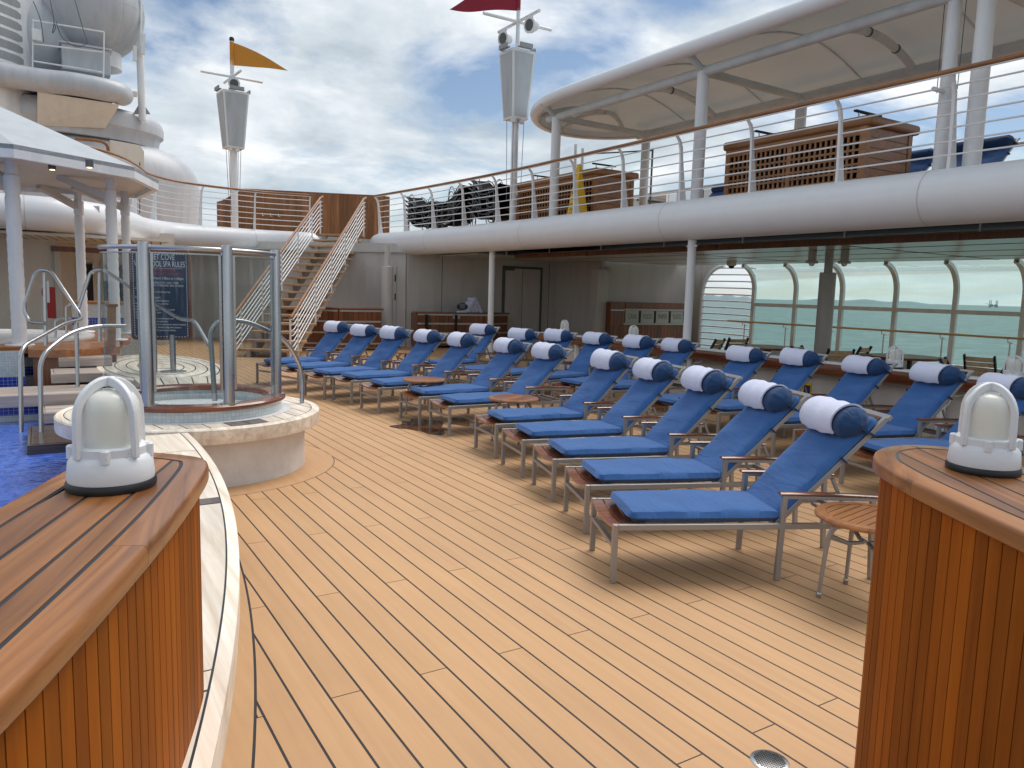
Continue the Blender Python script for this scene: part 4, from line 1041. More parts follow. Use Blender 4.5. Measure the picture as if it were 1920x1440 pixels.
for px, py, rz, lb in ((1330, 636, 200, 'teak slat folding chair nearest the barred arch'), (1373, 634, 165, 'teak slat folding chair between the barred arch and the round table'), (1518, 652, 15, 'teak slat folding chair seen from behind left of the round column'), (1566, 655, 150, 'teak slat folding chair touching the right side of the round column'), (1600, 650, 190, 'teak slat folding chair beside the table right of the column'),
        (1800, 675, 20, 'teak slat folding chair at the far right table, seen from behind'), (1845, 668, 100, 'teak slat folding chair standing sideways behind the far right table'), (1860, 681, 195, 'teak slat folding chair facing the far right table, slats in full view'), (1905, 678, 160, 'teak slat folding chair beside the last lantern on the bulwark')):
    o = cp if first else copy_tree(cp); first = False
    p = atz(px, py, .86); o.location = (p.x, p.y, 0); o.rotation_euler.z = R(rz); tag(o, lb, 'chair', 'folding dining chairs')

# ------------------------------------------------------------------ staircase
SD = Vector((.578, .816, 0)).normalized(); SN = Vector((SD.y, -SD.x, 0)); S0 = Vector((5.1, 17.65, 0)); SW = 1.42; NR = 17; RISE = 3.3/NR; RUN = 6.2/NR
T = thing('staircase', 'white steel staircase with pale wooden treads up to the upper deck', 'stairs', tuple(S0-SN*SW/2))
def sp(along, across, z): p = S0+SD*along-SN*across; return Vector((p.x, p.y, z))
for k in range(1, NR+1):
    z = k*RISE
    q = sp((k-1)*RUN+.16, 0, z-.03)
    MB().bar(q, sp((k-1)*RUN+.16, SW, z-.03), .36, .06).build('tread', M['tread'], T, bevel=.01)
for c in (.22, SW-.22):
    MB().bar(sp(-.05, c, -.16), sp(6.2, c, 3.1), .08, .22).build('stringer', M['white_wall'], T)
    for k in range(1, NR+1):
        z = k*RISE; x = (k-1)*RUN; a = [sp(x+dx, c+dy, z_) for dy in (-.05, .05) for dx, z_ in ((0.02, z-.06), (.3, z-.06), (.3, z-.02-RISE*.9), (.12, z-.16-RISE*.55))]
        MB().add([tuple(v) for v in a], [(0,1,2,3), (7,6,5,4), (0,4,5,1), (1,5,6,2), (2,6,7,3), (3,7,4,0)]).build('tread_bracket', M['white_wall'], T, fix=True)
for c in (0.03, SW-.03):
    sl_ = 3.3/6.2
    MB().tube([sp(-.42, c, 1.0-.02), sp(-.30, c, 1.0-.02), sp(6.15, c, 1.0+3.3+.1), sp(6.4, c, 4.47)], .035, 8).build('handrail', M['teak_rail'], T, True)
    for k in range(7):
        h = .12+k*.125
        MB().tube(fillet([sp(-.38, c, h+.06), sp(-.18, c, h+.05), sp(6.05, c, h+3.3+.1), sp(6.32, c, h+3.3+.14)], .1, 3), .012, 6).build('bar', M['white_rail'], T, True)
    for t in (0.02, .23, .45, .66, .86, .99):
        x = t*6.2; MB().bar(sp(x, c, x*sl_+.0), sp(x, c, x*sl_+1.06), .05, .03).build('post', M['white_rail'], T)
    MB().bar(sp(-.38, c, 0), sp(-.38, c, .98), .035, .035).build('post', M['white_rail'], T)

# ------------------------------------------------------------------ far balcony
FP = smooth_path([(-4.5, 18.75, TZ), (-.6, 18.7, TZ), (.6, 18.85, TZ), (1.45, 19.8, TZ), (2.0, 21.2, TZ), (2.4, 22.5, TZ), (3.2, 23.55, TZ), (4.4, 24.05, TZ), (6.0, 24.3, TZ), (7.35, 24.05, TZ)], 7)
tube_edge('balcony_moulding', 'thick white rounded moulding that sweeps round behind the whirlpool', FP)
railing('balcony_railing', 'white multi-bar railing with teak handrail on the far balcony left of the stairs', FP, 1, 6, 1.7)
# wall and doorway under the far balcony
T = thing('recessed_entrance', 'cream wall with a recessed doorway under the far balcony behind the whirlpool', 'wall', (0, 21, 0))
MB().box(-6, .28, 21.0, 21.15, 0, 3.0).build('wall_panel', M['cream_wall'], T)
MB().box(.28, .40, 21.0, 23.2, 0, 3.0).build('wall_return', M['cream_wall'], T)
MB().box(.28, 3.2, 22.6, 22.75, 0, 3.0).build('wall_panel', M['cream_wall'], T)
MB().box(.30, 2.4, 20.95, 21.06, 2.34, 2.46).build('lintel', M['teak_dark'], T)
MB().box(.34, .48, 20.9, 21.0, 0, 2.34).build('door_post', M['white_wall'], T, bevel=.02)
for x0, x1 in ((.95, 1.22), (1.45, 1.95)):
    D = MB().box(x0, x1, 22.5, 22.58, .1, 2.1).build('door', M['dark'], T); MB().box(x0-.05, x0, 22.48, 22.57, .1, 2.15).box(x1, x1+.05, 22.48, 22.57, .1, 2.15).box(x0-.05, x1+.05, 22.48, 22.57, 2.15, 2.2).build('frame', M['white_wall'], D)
sof = MB().box(-5, 2.6, 19.0, 22.6, 2.60, 2.66).build('soffit', M['cream_wall'], T)
for k in range(16): MB().bar((-.6+k*.2, 19.05, 2.597), (-.6+k*.2+.25, 20.9, 2.597), .02, .004).build('soffit_joint', M['dark'], sof)

p = aty(1146, 512, 18.02); T = thing('wall_lamp', 'small pale lamp on the bulkhead above the recycling cabinet', 'lamp', tuple(p))
MB().lathe([(.07, 0), (.09, .04), (.09, .10), (.06, .12), (.06, .2)], 16, (p.x, 18.12, p.z)).build('housing', M['white_wall'], T, True)
MB().box(p.x-.04, p.x+.04, 18.15, 18.262, p.z+.14, p.z+.2).build('bracket', M['white_wall'], T)
# ================================================================== THINGS ON THE UPPER DECK
UZ = 3.29
# ------------------------------------------------------------------ canopy
T = thing('sun_canopy', 'long white tensile canopy with rounded end on round columns over the upper deck', 'canopy', (11.2, 8, UZ))
XI, XO, CZI, CZO, YE, RYE = 9.5, 13.0, 5.85, 5.65, 13.4, 2.7
def cz(x): return lerp(CZI, CZO, (x-XI)/(XO-XI))
rim = [Vector((XI, -4, CZI)), Vector((XI, 4, CZI)), Vector((XI, 9, CZI))]+[Vector((11.25-1.75*math.cos(t), YE+RYE*math.sin(t), lerp(CZI, CZO, (1-math.cos(t))/2))) for t in [math.pi*k/24 for k in range(25)]]+[Vector((XO, 9, CZO)), Vector((XO, 4, CZO)), Vector((XO, -4, CZO))]
MB().tube(rim, .125, 16).build('rim_tube', M['tube_white'], T, True)
def fab(u, v):
    if v < .7: y = lerp(-4, YE, v/.7); x = lerp(XI, XO, u); b = 1; s = .12*math.cos(2*math.pi*(y-5.5)/4.4)
    else:
        t = (v-.7)/.3; y = YE+RYE*math.sin(t*math.pi/2); hw = 1.75*math.cos(t*math.pi/2); x = 11.25+(2*u-1)*hw; b = math.cos(t*math.pi/2); s = .12*math.cos(2*math.pi*(YE-5.5)/4.4)*b
    return (x, y, cz(x)-.02+(.38+s*.4)*math.sin(math.pi*u)*b)
MB().grid(fab, 16, 72).build('membrane', M['membrane'], T, True)
XB0, XB1, ZB = 9.92, 12.55, 5.56
for x in (XB0, XB1): MB().tube([(x, -4, ZB-.02*(x > 10)), (x, 14.6, ZB-.02*(x > 10))], .085, 12).build('long_beam', M['canvas'], T, True)
CY = [14.3, 9.9, atx(1827, 250, XB0).y, 1.1]
for y in CY:
    MB().tube([(XB0, y, ZB), (XB1, y, ZB-.03)], .07, 10).build('cross_beam', M['canvas'], T, True)
    MB().tube([(XI, y, CZI-.02), (XB0, y, ZB)], .06, 8).build('rim_bracket', M['canvas'], T, True)
    for x in (XB0, XB1):
        c = (x, y, UZ); C_ = MB().lathe([(.14, 0), (.14, .02), (.105, .03), (.105, ZB-UZ)], 24, c).build('column', M['white'], T, True)
for y in (12.1, 7.7, 3.3):
    n = 14; P = [(lerp(XB0, XB1, i/n), y, ZB+.36*math.sin(math.pi*i/n)**.8-.02) for i in range(n+1)]
    A = MB().tube(P, .065, 10).build('arch_beam', M['canvas'], T, True)
    for i in (3, 7, 11): p = Vector(P[i]); MB().tube([(p.x-.02, p.y, p.z), (p.x+.02, p.y, p.z)], .074, 10).build('lashing', M['print_dark'], A, True)
for y in (13.2, 11.0, 8.8, 6.6, 4.4, 2.2):
    n = 14; MB().tube([(lerp(XI+.1, XO-.1, i/n), y, fab(i/n, (y+4)/(YE+4)*.7)[2]-.02) for i in range(n+1)], .018, 6).build('rib', M['canvas'], T, True)
for t in (R(40), R(90), R(140)):
    e = Vector((11.25-1.7*math.cos(t), YE+RYE*.97*math.sin(t), 5.7)); s_ = Vector((11.25, 14.3, ZB+.3))
    MB().tube([s_.lerp(e, k/8)+Vector((0, 0, .14*math.sin(math.pi*k/8))) for k in range(9)], .055, 8).build('arch_beam', M['canvas'], T, True)
pt = [Vector((11.25-1.68*math.cos(t), YE+RYE*.96*math.sin(t), cz(11.25-1.68*math.cos(t))-.10)) for t in [math.pi*k/36 for k in range(4, 33)]]
MB().tube(pt, .028, 6).build('edge_trim', M['canvas'], T, True)
for i in range(1, len(pt)-1): MB().ball(pt[i], .018, 6, 4).build('grommet', M['print_dark'], T)
# ------------------------------------------------------------------ glass wind fence on the outer side
T = thing('glass_fence', 'glass balustrade with a metal rail on the outer side of the upper deck', 'balustrade', (13.9, 9, UZ))
GX = 13.9
MB().tube([(GX, -4, 4.36), (GX, 17, 4.36)], .045, 8).build('top_rail', M['strip'], T, True); MB().tube([(GX-.12, -4, 4.02), (GX-.12, 17, 4.02)], .028, 8).build('grab_rail', M['chair_teak'], T, True)
y = -3.5
while y < 17:
    MB().box(GX-.03, GX+.03, y-.04, y+.04, UZ, 4.32).build('post', M['white_frame'], T); MB().tube(smooth_path([(GX-.12, y+.14, 4.0), (GX-.12, y+.16, 3.84), (GX-.06, y+.1, 3.76), (GX, y+.02, 3.84)], 4), .018, 6).build('hook_bracket', M['white_frame'], T, True)
    MB().add([(GX, y+.06, UZ+.08), (GX, y+1.74, UZ+.08), (GX, y+1.74, 4.3), (GX, y+.06, 4.3)], [(0,1,2,3)]).build('pane', M['glass_clear'], T)
    y += 1.8
T = thing('tall_glass_panel', 'tall clear glass panel between white posts under the canopy end', 'glass panel', (12.6, 15.5, UZ))
a, b = Vector((12.35, 16.55, 0)), Vector((13.0, 14.55, 0))
MB().add([(a.x, a.y, UZ+.05), (b.x, b.y, UZ+.05), (b.x, b.y, 5.25), (a.x, a.y, 5.35)], [(0,1,2,3)]).build('pane', M['glass_clear'], T)
MB().tube([(a.x, a.y, UZ), (a.x, a.y, 5.5)], .04, 8).build('post', M['white_frame'], T, True)
MB().bar((b.x, b.y, UZ), (b.x, b.y, 5.3), .04, .03).bar((a.x, a.y, 5.35), (b.x, b.y, 5.25), .03, .03).build('frame', M['print_dark'], T)
MB().tube([(a.x-.16, a.y+.1, UZ), (a.x-.16, a.y+.1, 5.6)], .04, 8).build('post', M['white_frame'], T, True)
# ------------------------------------------------------------------ lattice boxes
def lattice_box(x0, x1, y0, y1, z0, z1, lb):
    T = thing('lattice_box', lb, 'storage box', ((x0+x1)/2, (y0+y1)/2, z0), group='teak lattice boxes')
    MB().box(x0+.06, x1-.06, y0+.06, y1-.06, z0, z0+.08).build('plinth', M['dark'], T)
    MB().box(x0+.05, x1-.05, y0+.05, y1-.05, z0+.08, z1-.14).build('carcass', M['black_sling'], T)
    o = MB().box(x0-.04, x1+.06, y0-.08, y1+.06, z1-.15, z1).build('lid', M['teak_rail'], T, bevel=.05, seg=3)
    h0, h1 = z0+.08, z1-.15; fx = x0+.02
    for (a, b) in ((y0, y0+.10), (y1-.10, y1)): MB().box(fx-.02, fx+.035, a, b, h0, h1).build('stile', M['teak_rail'], T)
    for (a, b) in ((h0, h0+.14), (h1-.12, h1)): MB().box(fx-.019, fx+.034, y0+.1, y1-.1, a, b).build('rail', M['teak_rail'], T)
    MB().box(fx-.0185, fx+.034, (y0+y1)/2-.04, (y0+y1)/2+.04, h0+.14, h1-.12).build('stile', M['teak_rail'], T)
    la = MB(); n = 26
    for i in range(1, n): y = lerp(y0+.1, y1-.1, i/n); la.box(fx-.012, fx+.012, y-.018, y+.018, h0+.14, h1-.12)
    for i in range(1, 6): z = lerp(h0+.14, h1-.12, i/6); la.box(fx-.016, fx+.008, y0+.1, y1-.1, z-.017, z+.017)
    tag(la.build('lattice', M['teak_rail'], T), kind='stuff')
    for k in range(6): z = lerp(h0, h1, k/6); MB().box(x0+.10, x1-.14, y0-.0, y0+.05, z+.004, lerp(h0, h1, (k+1)/6)-.004).build('board', M['teak_rail'], T)
    for a, b in ((x0-.005, x0+.098), (x1-.138, x1-.04)): MB().box(a, b, y0-.012, y0+.05, h0, h1).build('stile', M['teak_rail'], T)
    for y in (y0+.35, y1-.45):
        H = MB().tube([(x0+.3, y, z1+.14), (x0+.3, y+.0, z1)], .012, 6).tube([(x0+.75, y, z1+.14), (x0+.75, y, z1)], .012, 6).build('lid_bracket', M['strip'], T); MB().bar((x0+.2, y, z1+.15), (x0+.85, y, z1+.15), .05, .03).build('lid_handle', M['dark'], H)
lattice_box(10.35, 11.55, 7.0, 9.68, UZ, 4.40, 'long teak lattice box on the upper deck below the middle of the canopy')
lattice_box(10.35, 11.5, 13.4, 16.55, UZ, 4.42, 'long teak lattice box on the upper deck behind the yellow floor sign')
# ------------------------------------------------------------------ wet floor sign
p = atx(1085, 330, 10.12); wx, wy = 10.12, p.y
T = thing('wet_floor_sign', 'yellow folding slippery-when-wet sign standing behind the railing', 'sign', (wx, wy, UZ))
mb = MB()
zt = 4.48
Pn = []
for s, nm in ((-1, 0), (1, 1)):
    MB().add([(wx-.0+s*.02, wy-.05, zt), (wx+s*.02, wy+.05, zt), (wx+s*.17, wy+.19, UZ), (wx+s*.17, wy-.19, UZ), (wx+s*.0, wy-.05, zt), (wx+s*.0, wy+.05, zt), (wx+s*.145, wy+.19, UZ), (wx+s*.145, wy-.19, UZ)], [(0,1,2,3),(7,6,5,4),(0,4,5,1),(1,5,6,2),(2,6,7,3),(3,7,4,0)]).build('board', M['yellow'], T, fix=True)
MB().add([(wx-.02, wy-.052, zt), (wx+.02, wy-.052, zt), (wx+.17, wy-.192, UZ), (wx-.17, wy-.192, UZ), (wx-.02, wy-.05, zt), (wx+.02, wy-.05, zt), (wx+.17, wy-.18, UZ), (wx-.17, wy-.18, UZ)], [(0,1,2,3),(7,6,5,4),(0,4,5,1),(1,5,6,2),(2,6,7,3),(3,7,4,0)]).build('board', M['yellow'], T, fix=True)
for z, tx, sz in ((3.62, 'SLIPPERY', .10), (3.52, 'WHEN', .07), (3.41, 'WET', .11)):
    me = text_mesh(tx, sz, M['print_black'], sx=.75); k = (zt-z)/(zt-UZ)
    Mx = Matrix(((0,0,-1,0),(-1,0,0,0),(0,1,0,0),(0,0,0,1)))
    me.transform(Mx); o = obj('lettering', me, T); o.location = (wx-lerp(.02, .17, k)-.012, wy, z); o.rotation_euler = (0, R(7), 0)
MB().tube([(wx-.125, wy-.02, 3.96), (wx-.13, wy+.03, 3.88), (wx-.135, wy-.03, 3.80), (wx-.14, wy+.03, 3.74)], .014, 5).ball((wx-.12, wy+.02, 4.02), .025, 8, 6).build('falling_figure', M['print_black'], T)
# ------------------------------------------------------------------ stacks of black loungers
def make_stacker():
    T = thing('stacked_lounger', 'x', 'lounger'); L_ = dict(local=True)
    for s in (-1, 1):
        P = smooth_path([(s*.30, -.92, .30), (s*.30, -.55, .24), (s*.30, -.1, .22), (s*.30, .30, .30), (s*.30, .62, .52), (s*.30, .86, .60)], 4)
        MB().tube(P, .016, 6).build('side_tube', M['grey_tube'], T, True, **L_)
        MB().tube(smooth_path([(s*.32, -.72, .26), (s*.32, -.74, .05), (s*.32, -.60, -.02), (s*.32, -.42, .03), (s*.32, -.30, .24)], 5), .014, 6).build('leg_loop', M['grey_tube'], T, True, **L_)
        MB().tube(smooth_path([(s*.32, .05, .24), (s*.34, .16, .50), (s*.34, .30, .58), (s*.34, .46, .50), (s*.33, .52, .2), (s*.32, .50, -.02)], 5), .014, 6).build('arm_loop', M['grey_tube'], T, True, **L_)
    def sling(dz): return lambda u, v: (lerp(-.29, .29, v), lerp(-.9, .84, u), dz+(.29-.06*math.sin(math.pi*min(1, u*1.6)) if u < .62 else lerp(.245, .585, (u-.62)/.38))-.02*math.sin(math.pi*v))
    MB().grid(sling(0), 12, 4).grid(lambda u, v: sling(-.012)(u, 1-v), 12, 4).build('sling', M['black_sling'], T, True, **L_)
    return T
sp_ = make_stacker(); first = True
for k, (x, y, n, rz, wh) in enumerate(((10.12, 21.35, 6, 4, 'nearest the stairs'), (10.2, 19.45, 6, 176, 'in the middle of the three'), (10.22, 17.55, 7, -3, 'nearest the lattice box'))):
    for i in range(n):
        o = sp_ if first else copy_tree(sp_); first = False
        o.location = (x+random.uniform(-.02, .02), y+random.uniform(-.04, .04), UZ+.04+i*.125); o.rotation_euler = (0, 0, R(rz+random.uniform(-2, 2)))
        tag(o, 'black sling lounger, %s from the bottom in the stack %s' % (ORD[i], wh), 'lounger', 'stacked black loungers')
# blue loungers on the upper deck
for i, (px, py, lb) in enumerate(((1722, 292, 'blue sun lounger on the upper deck beside the big lattice box'), (1800, 276, 'blue sun lounger on the upper deck seen between the two tall white columns'), (1862, 270, 'blue sun lounger on the upper deck behind the thick white column'), (1352, 352, 'blue sun lounger on the upper deck hidden behind the left end of the lattice box'))):
    p = atz(px, py, UZ+.98); o = copy_tree(LP[i % NV]); th = -4
    o.location = (p.x-1.62, p.y, UZ); o.rotation_euler = (0, 0, R(th)); tag(o, lb, 'lounger', 'sun loungers on the upper deck')
# ------------------------------------------------------------------ masts with speaker housings and pennants
def mast(label, flabel, X, Y, r, zt, hz0, hz1, w0, w1, arm_z, fz0, fz1, flen, fm, fdir, rot, cams):
    T = thing('speaker_mast', label, 'mast', (X, Y, UZ), group='masts with loudspeaker housings')
    MB().lathe([(r*1.9, 0), (r*1.4, .10), (r, .14), (r, hz1+.3), (r*.55, hz1+.35), (r*.5, zt), (.001, zt+.02)], 20, (X, Y, UZ) if 0 else (X, Y, 0)).v
    MB().lathe([(r*1.9, UZ), (r*1.4, UZ+.10), (r, UZ+.14), (r, hz1+.1), (r*.6, hz1+.15), (r*.5, zt-.12)], 20, (X, Y, 0)).build('pole', M['white'], T, True)
    MB().lathe([(r*.6, zt-.12), (r*.7, zt-.06), (r*.5, zt), (.001, zt+.01)], 12, (X, Y, 0)).build('finial', M['rubber'], T, True)
    Q = Matrix.Translation((X, Y, 0)) @ Matrix.Rotation(rot, 4, 'Z')
    c4 = lambda w, z: [(-w, -w, z), (w, -w, z), (w, w, z), (-w, w, z)]
    H = MB().add(c4(w0, hz0)+c4(w1, hz1), [(3,2,1,0),(4,5,6,7),(0,1,5,4),(1,2,6,5),(2,3,7,6),(3,0,4,7)], Q).build('housing', M['white_frame'], T)
    for k in range(4):
        K = Q @ Matrix.Rotation(k*math.pi/2, 4, 'Z'); e = .05
        def f(u, t): w = lerp(w0, w1, t); return (u*(w-e), -w-.006, lerp(hz0, hz1, t))
        MB().add([f(-1, .03), f(1, .03), f(1, .96), f(-1, .96)], [(0,1,2,3)], K).build('grille', M['speaker_grey'], H)
        MB().box(-w1*.6, w1*.6, -w1-.05, -w1+.0, hz1+.02, hz1+.05, K).box(-w1*.55, w1*.55, -w1-.10, -w1-.06, hz1+.03, hz1+.13, K).build('top_flap', M['louver'], H)
    for a, l in ((rot, 1.0), (rot+math.pi/2, .95)):
        d = Vector((math.cos(a), math.sin(a), 0))*l*.95; MB().tube([(X-d.x, Y-d.y, arm_z), (X+d.x, Y+d.y, arm_z)], .038, 10).build('cross_arm', M['white'], T, True)
    for (ax, az_, face) in cams:
        d = Vector((math.cos(rot+math.pi/2), math.sin(rot+math.pi/2), 0)); c = Vector((X, Y, arm_z-.25))+d*ax
        fv = Vector((math.sin(face), math.cos(face), -.12)).normalized()
        S = MB().tube([c-fv*.13, c+fv*.02, c+fv*.10], [.10, .17, .18], 18).build('horn_speaker', M['white'], T, True); MB().tube([c+fv*.101, c+fv*.104], .13, 18).build('grille', M['print_dark'], S); MB().tube([c, (c.x, c.y, arm_z)], .02, 6).build('hanger', M['white'], S)
    for s in (-1, 1):
        for t_ in (-1, 1): MB().tube([(X+s*w0*.7, Y+t_*w0*.7, hz0), (X+s*.12, Y+t_*.12, UZ+.6)], .008, 4).build('stay_wire', M['grey_tube'], T)
    for k in range(2): MB().lathe([(.001, -.11), (.05, -.10), (.07, -.05), (.07, 0)], 12, (X+(-.14+.22*k), Y-w0*.7, hz0)).build('dome_camera', M['white'], T, True)
    F = thing('pennant', flabel, 'flag', (X, Y, fz0))
    fv = Vector(fdir).normalized(); sd_ = Vector((-fv.y, fv.x, 0))
    def fl(off): return lambda u, v: tuple(Vector((X, Y, 0))+fv*(u*flen+.01)+sd_*(.10*math.sin(u*7)*u+off)+Vector((0, 0, lerp(fz0, fz1, v*(1-u)+.0*u)-.12*u*math.sin(u*2)-(0.0)+(.07*math.sin(math.pi*u)*v))))
    MB().grid(fl(0), 22, 8).grid(lambda u, v: fl(.006)(u, 1-v), 22, 8).build('cloth', M[fm], F, True)
    MB().tube([(X, Y, fz0), (X, Y, fz1)], r*.58, 8).build('sleeve', M[fm], F, True)
    return T
P2 = Vector((9.93, 16.05)); k2 = 16.05/15.2
def zz(z): return CAMH+(z-CAMH)*k2
mast('white mast with a tapered speaker housing and red pennant beside the canopy', 'red triangular pennant on the mast beside the canopy', P2.x, P2.y, .085, 9.0, zz(5.58), zz(7.05), .215, .315, zz(7.72), zz(7.95), zz(8.95), 1.62, 'red', (-.92, .42, 0), R(0), ((.55, 0, R(258)), (-.62, 0, R(258))))
mast('white mast with a tapered speaker housing and orange pennant on the far balcony', 'orange triangular pennant on the mast on the far balcony', 5.5, 26.0, .115, 9.4, 5.98, 7.7, .27, .40, 8.2, 8.55, 9.25, 1.75, 'orange', (.82, -.55, 0), R(4), ((-.2, 0, R(195)),))
T = thing('stayed_mast', 'tall plain white column with stay wires beside the thick canopy column', 'mast', (9.95, 6.0, UZ))
p = atx(1768, 250, 9.97); MB().lathe([(.09, UZ), (.085, 5.4), (.085, 10)], 20, (9.97, p.y, 0)).build('pole', M['white'], T, True)
for s in (-1, 1): MB().tube([(9.97+.02, p.y+s*.16, 9.5), (9.97, p.y+s*.13, 4.4)], .006, 4).build('stay_wire', M['grey_tube'], T)
MB().tube([(9.66, p.y, 4.38), (9.97, p.y, 4.38)], .03, 6).build('rail_clamp', M['white'], T)
# ------------------------------------------------------------------ curved teak enclosure at the stair head
T = thing('teak_enclosure', 'curved teak-clad enclosure at the head of the stairs on the far upper deck', 'enclosure', (8, 26.6, UZ))
ep = smooth_path([(5.35, 27.9, 0), (5.45, 27.1, 0), (5.75, 26.75, 0), (6.3, 26.6, 0), (8.5, 26.0, 0), (10.35, 25.45, 0), (10.62, 25.5, 0), (10.75, 25.8, 0)], 6)
ep = resample(ep, .3)
for i, (a, b) in enumerate(zip(ep, ep[1:])):
    sl = lambda q: lerp(4.45, 4.82, min(1, max(0, (q.x-5.4)/.55)))+.012*(q.x-6)
    d = (b-a).normalized(); n = Vector((d.y, -d.x, 0))*.03; g = d*-.0005
    vs = [a+g-n, b-g-n, b-g+n, a+g+n]; vs = [(v.x, v.y, UZ) for v in vs]+[(vs[0].x, vs[0].y, sl(a)), (vs[1].x, vs[1].y, sl(b)), (vs[2].x, vs[2].y, sl(b)), (vs[3].x, vs[3].y, sl(a))]
    MB().add(vs, [(3,2,1,0),(4,5,6,7),(0,1,5,4),(1,2,6,5),(2,3,7,6),(3,0,4,7)]).build('board', M['enclosure'], T, fix=True)
MB().tube([Vector((q.x, q.y, lerp(4.45, 4.82, min(1, max(0, (q.x-5.4)/.55)))+.012*(q.x-6)+.01)) for q in ep], .03, 8).build('cap', M['teak_dark'], T, True)
MB().bar((6.2, 26.35, 4.1), (7.1, 26.15, 4.1), .12, .03).build('ledge', M['teak_dark'], T)
for k in range(4): MB().tube([(6.2+.25*k, 26.36-.055*k, 4.08), (6.2+.25*k, 26.32-.055*k, 3.98), (6.25+.25*k, 26.3-.055*k, 3.98)], .012, 5).build('hook', M['white_rail'], T, True)

# ================================================================== SUPERSTRUCTURE (upper left)
def Y30(x, y, Y=30.): return aty(x, y, Y)
def blob(name, lb, cat): return thing(name, lb, cat, (1, 30, UZ))
# funnel casing with louvres
T = thing('funnel_casing', 'tall white funnel casing with curved grey louvre slots', 'funnel', (-1, 29, UZ))
fc = (-2.15, 31.2)
MB().lathe([(2.55, UZ), (2.48, 6.6), (2.38, 13.5)], 64, (fc[0], fc[1], 0)).build('casing', M['white'], T, True)
k = 0; z = 8.08
while z < 12.9:
    r_ = 2.475-(z-6.6)*.0145+.012; mb = MB(); n = 20; a0, a1 = R(-130), R(-33)
    rr_ = lambda z_: 2.48-(z_-6.6)*.0145+.006
    mb.add([(fc[0]+rr_(z+d)*math.cos(lerp(a0, a1, i/n)), fc[1]+rr_(z+d)*math.sin(lerp(a0, a1, i/n)), z+d) for i in range(n+1) for d in ((0.05 if i == n else 0), (.20 if i == n else .25))], [(2*i, 2*i+2, 2*i+3, 2*i+1) for i in range(n)]).build('louvre', M['louver'], T, True)
    z += .345
# white deckhouse: stacked rounded volumes
def rsolid(cx, cy, rx, ry, prof, name, m, T, seg=56): return MB().lathe(prof, seg, (cx, cy, 0), rx, ry).build(name, m, T, True)
T = thing('deckhouse', 'white rounded deckhouse with stepped balconies behind the whirlpool roof', 'deckhouse', (1.2, 30, UZ))
rsolid(.9, 32.2, 4.6, 2.9, [(1, UZ), (1, 5.2), (.985, 5.6), (.94, 6.0), (.85, 6.35), (.7, 6.6), (.001, 6.65)], 'lower_house', M['house_white_shaded'], T)
rsolid(.75, 32.0, 3.5, 2.5, [(.94, 6.5), (.96, 6.85), (.995, 6.95), (1.0, 7.2), (.985, 7.4), (.95, 7.53), (.85, 7.61), (.001, 7.63)], 'middle_platform', M['house_white_shaded'], T)
MB().add([tuple(Y30(x, y, Y)) for x, y, Y in ((70, 235, 29.6), (197, 240, 29.6), (224, 196, 29.0), (70, 172, 29.0))]+[tuple(Y30(x, y, Y)+Vector((0, 1.5, .0))) for x, y, Y in ((70, 235, 29.6), (197, 240, 29.6), (224, 196, 29.0), (70, 172, 29.0))], [(0,1,2,3),(7,6,5,4),(0,4,5,1),(1,5,6,2),(2,6,7,3),(3,7,4,0)]).build('slanted_soffit', M['cream_wall'], T, fix=True)
tb = [Y30(-60, 128, 29.0), Y30(70, 150, 29.0), Y30(140, 158, 28.95), Y30(205, 170, 29.0), Y30(226, 176, 29.5), Y30(228, 178, 30.6), Y30(222, 174, 32)]
MB().tube(smooth_path(tb, 5), .36, 20).build('bridge_moulding', M['house_white_shaded'], T, True)
MB().box(tb[1].x-1.5, tb[3].x+.15, 29.0, 31, tb[1].z-.2, tb[1].z+.25).build('bridge_deck', M['house_white_shaded'], T)
c0 = Y30(115, 80, 29.4); c1 = Y30(208, 142, 29.4)
B_ = MB().box(c0.x, c1.x, 29.4, 30.4, c1.z, c0.z).build('equipment_box', M['house_white_shaded'], T, bevel=.02); MB().box(c0.x-.06, c1.x+.06, 29.34, 30.46, c0.z, c0.z+.06).build('box_lid', M['house_white_shaded'], B_)
for ya, yb in ((38, 60), (82, 98), (114, 136)): MB().tube([Y30(60, ya, 29.1), Y30(195, yb, 29.1)], .025, 6).build('guard_rail', M['white_rail'], T, True)
for x, y0, y1 in ((195, 60, 145), (62, 36, 128)): MB().tube([Y30(x, y0, 29.1), Y30(x-1, y1, 29.1)], .022, 6).build('guard_post', M['white_rail'], T, True)
bx = Y30(70, 65, 29.05); MB().box(bx.x-.15, bx.x+.12, 29.0, 29.2, bx.z-.18, bx.z+.16).build('junction_box', M['white_frame'], T, bevel=.02)
for pts in (((62, 2), (76, 38), (82, 80)), ((94, 0), (101, 40), (98, 62), (104, 52), (101, 42)), ((105, 42), (118, 72), (145, 88), (165, 80)), ((140, 0), (158, 62), (164, 78))):
    MB().tube(smooth_path([Y30(x, y, 29.0) for x, y in pts], 5), .014, 5).build('rope', M['grey_tube'], T, True)
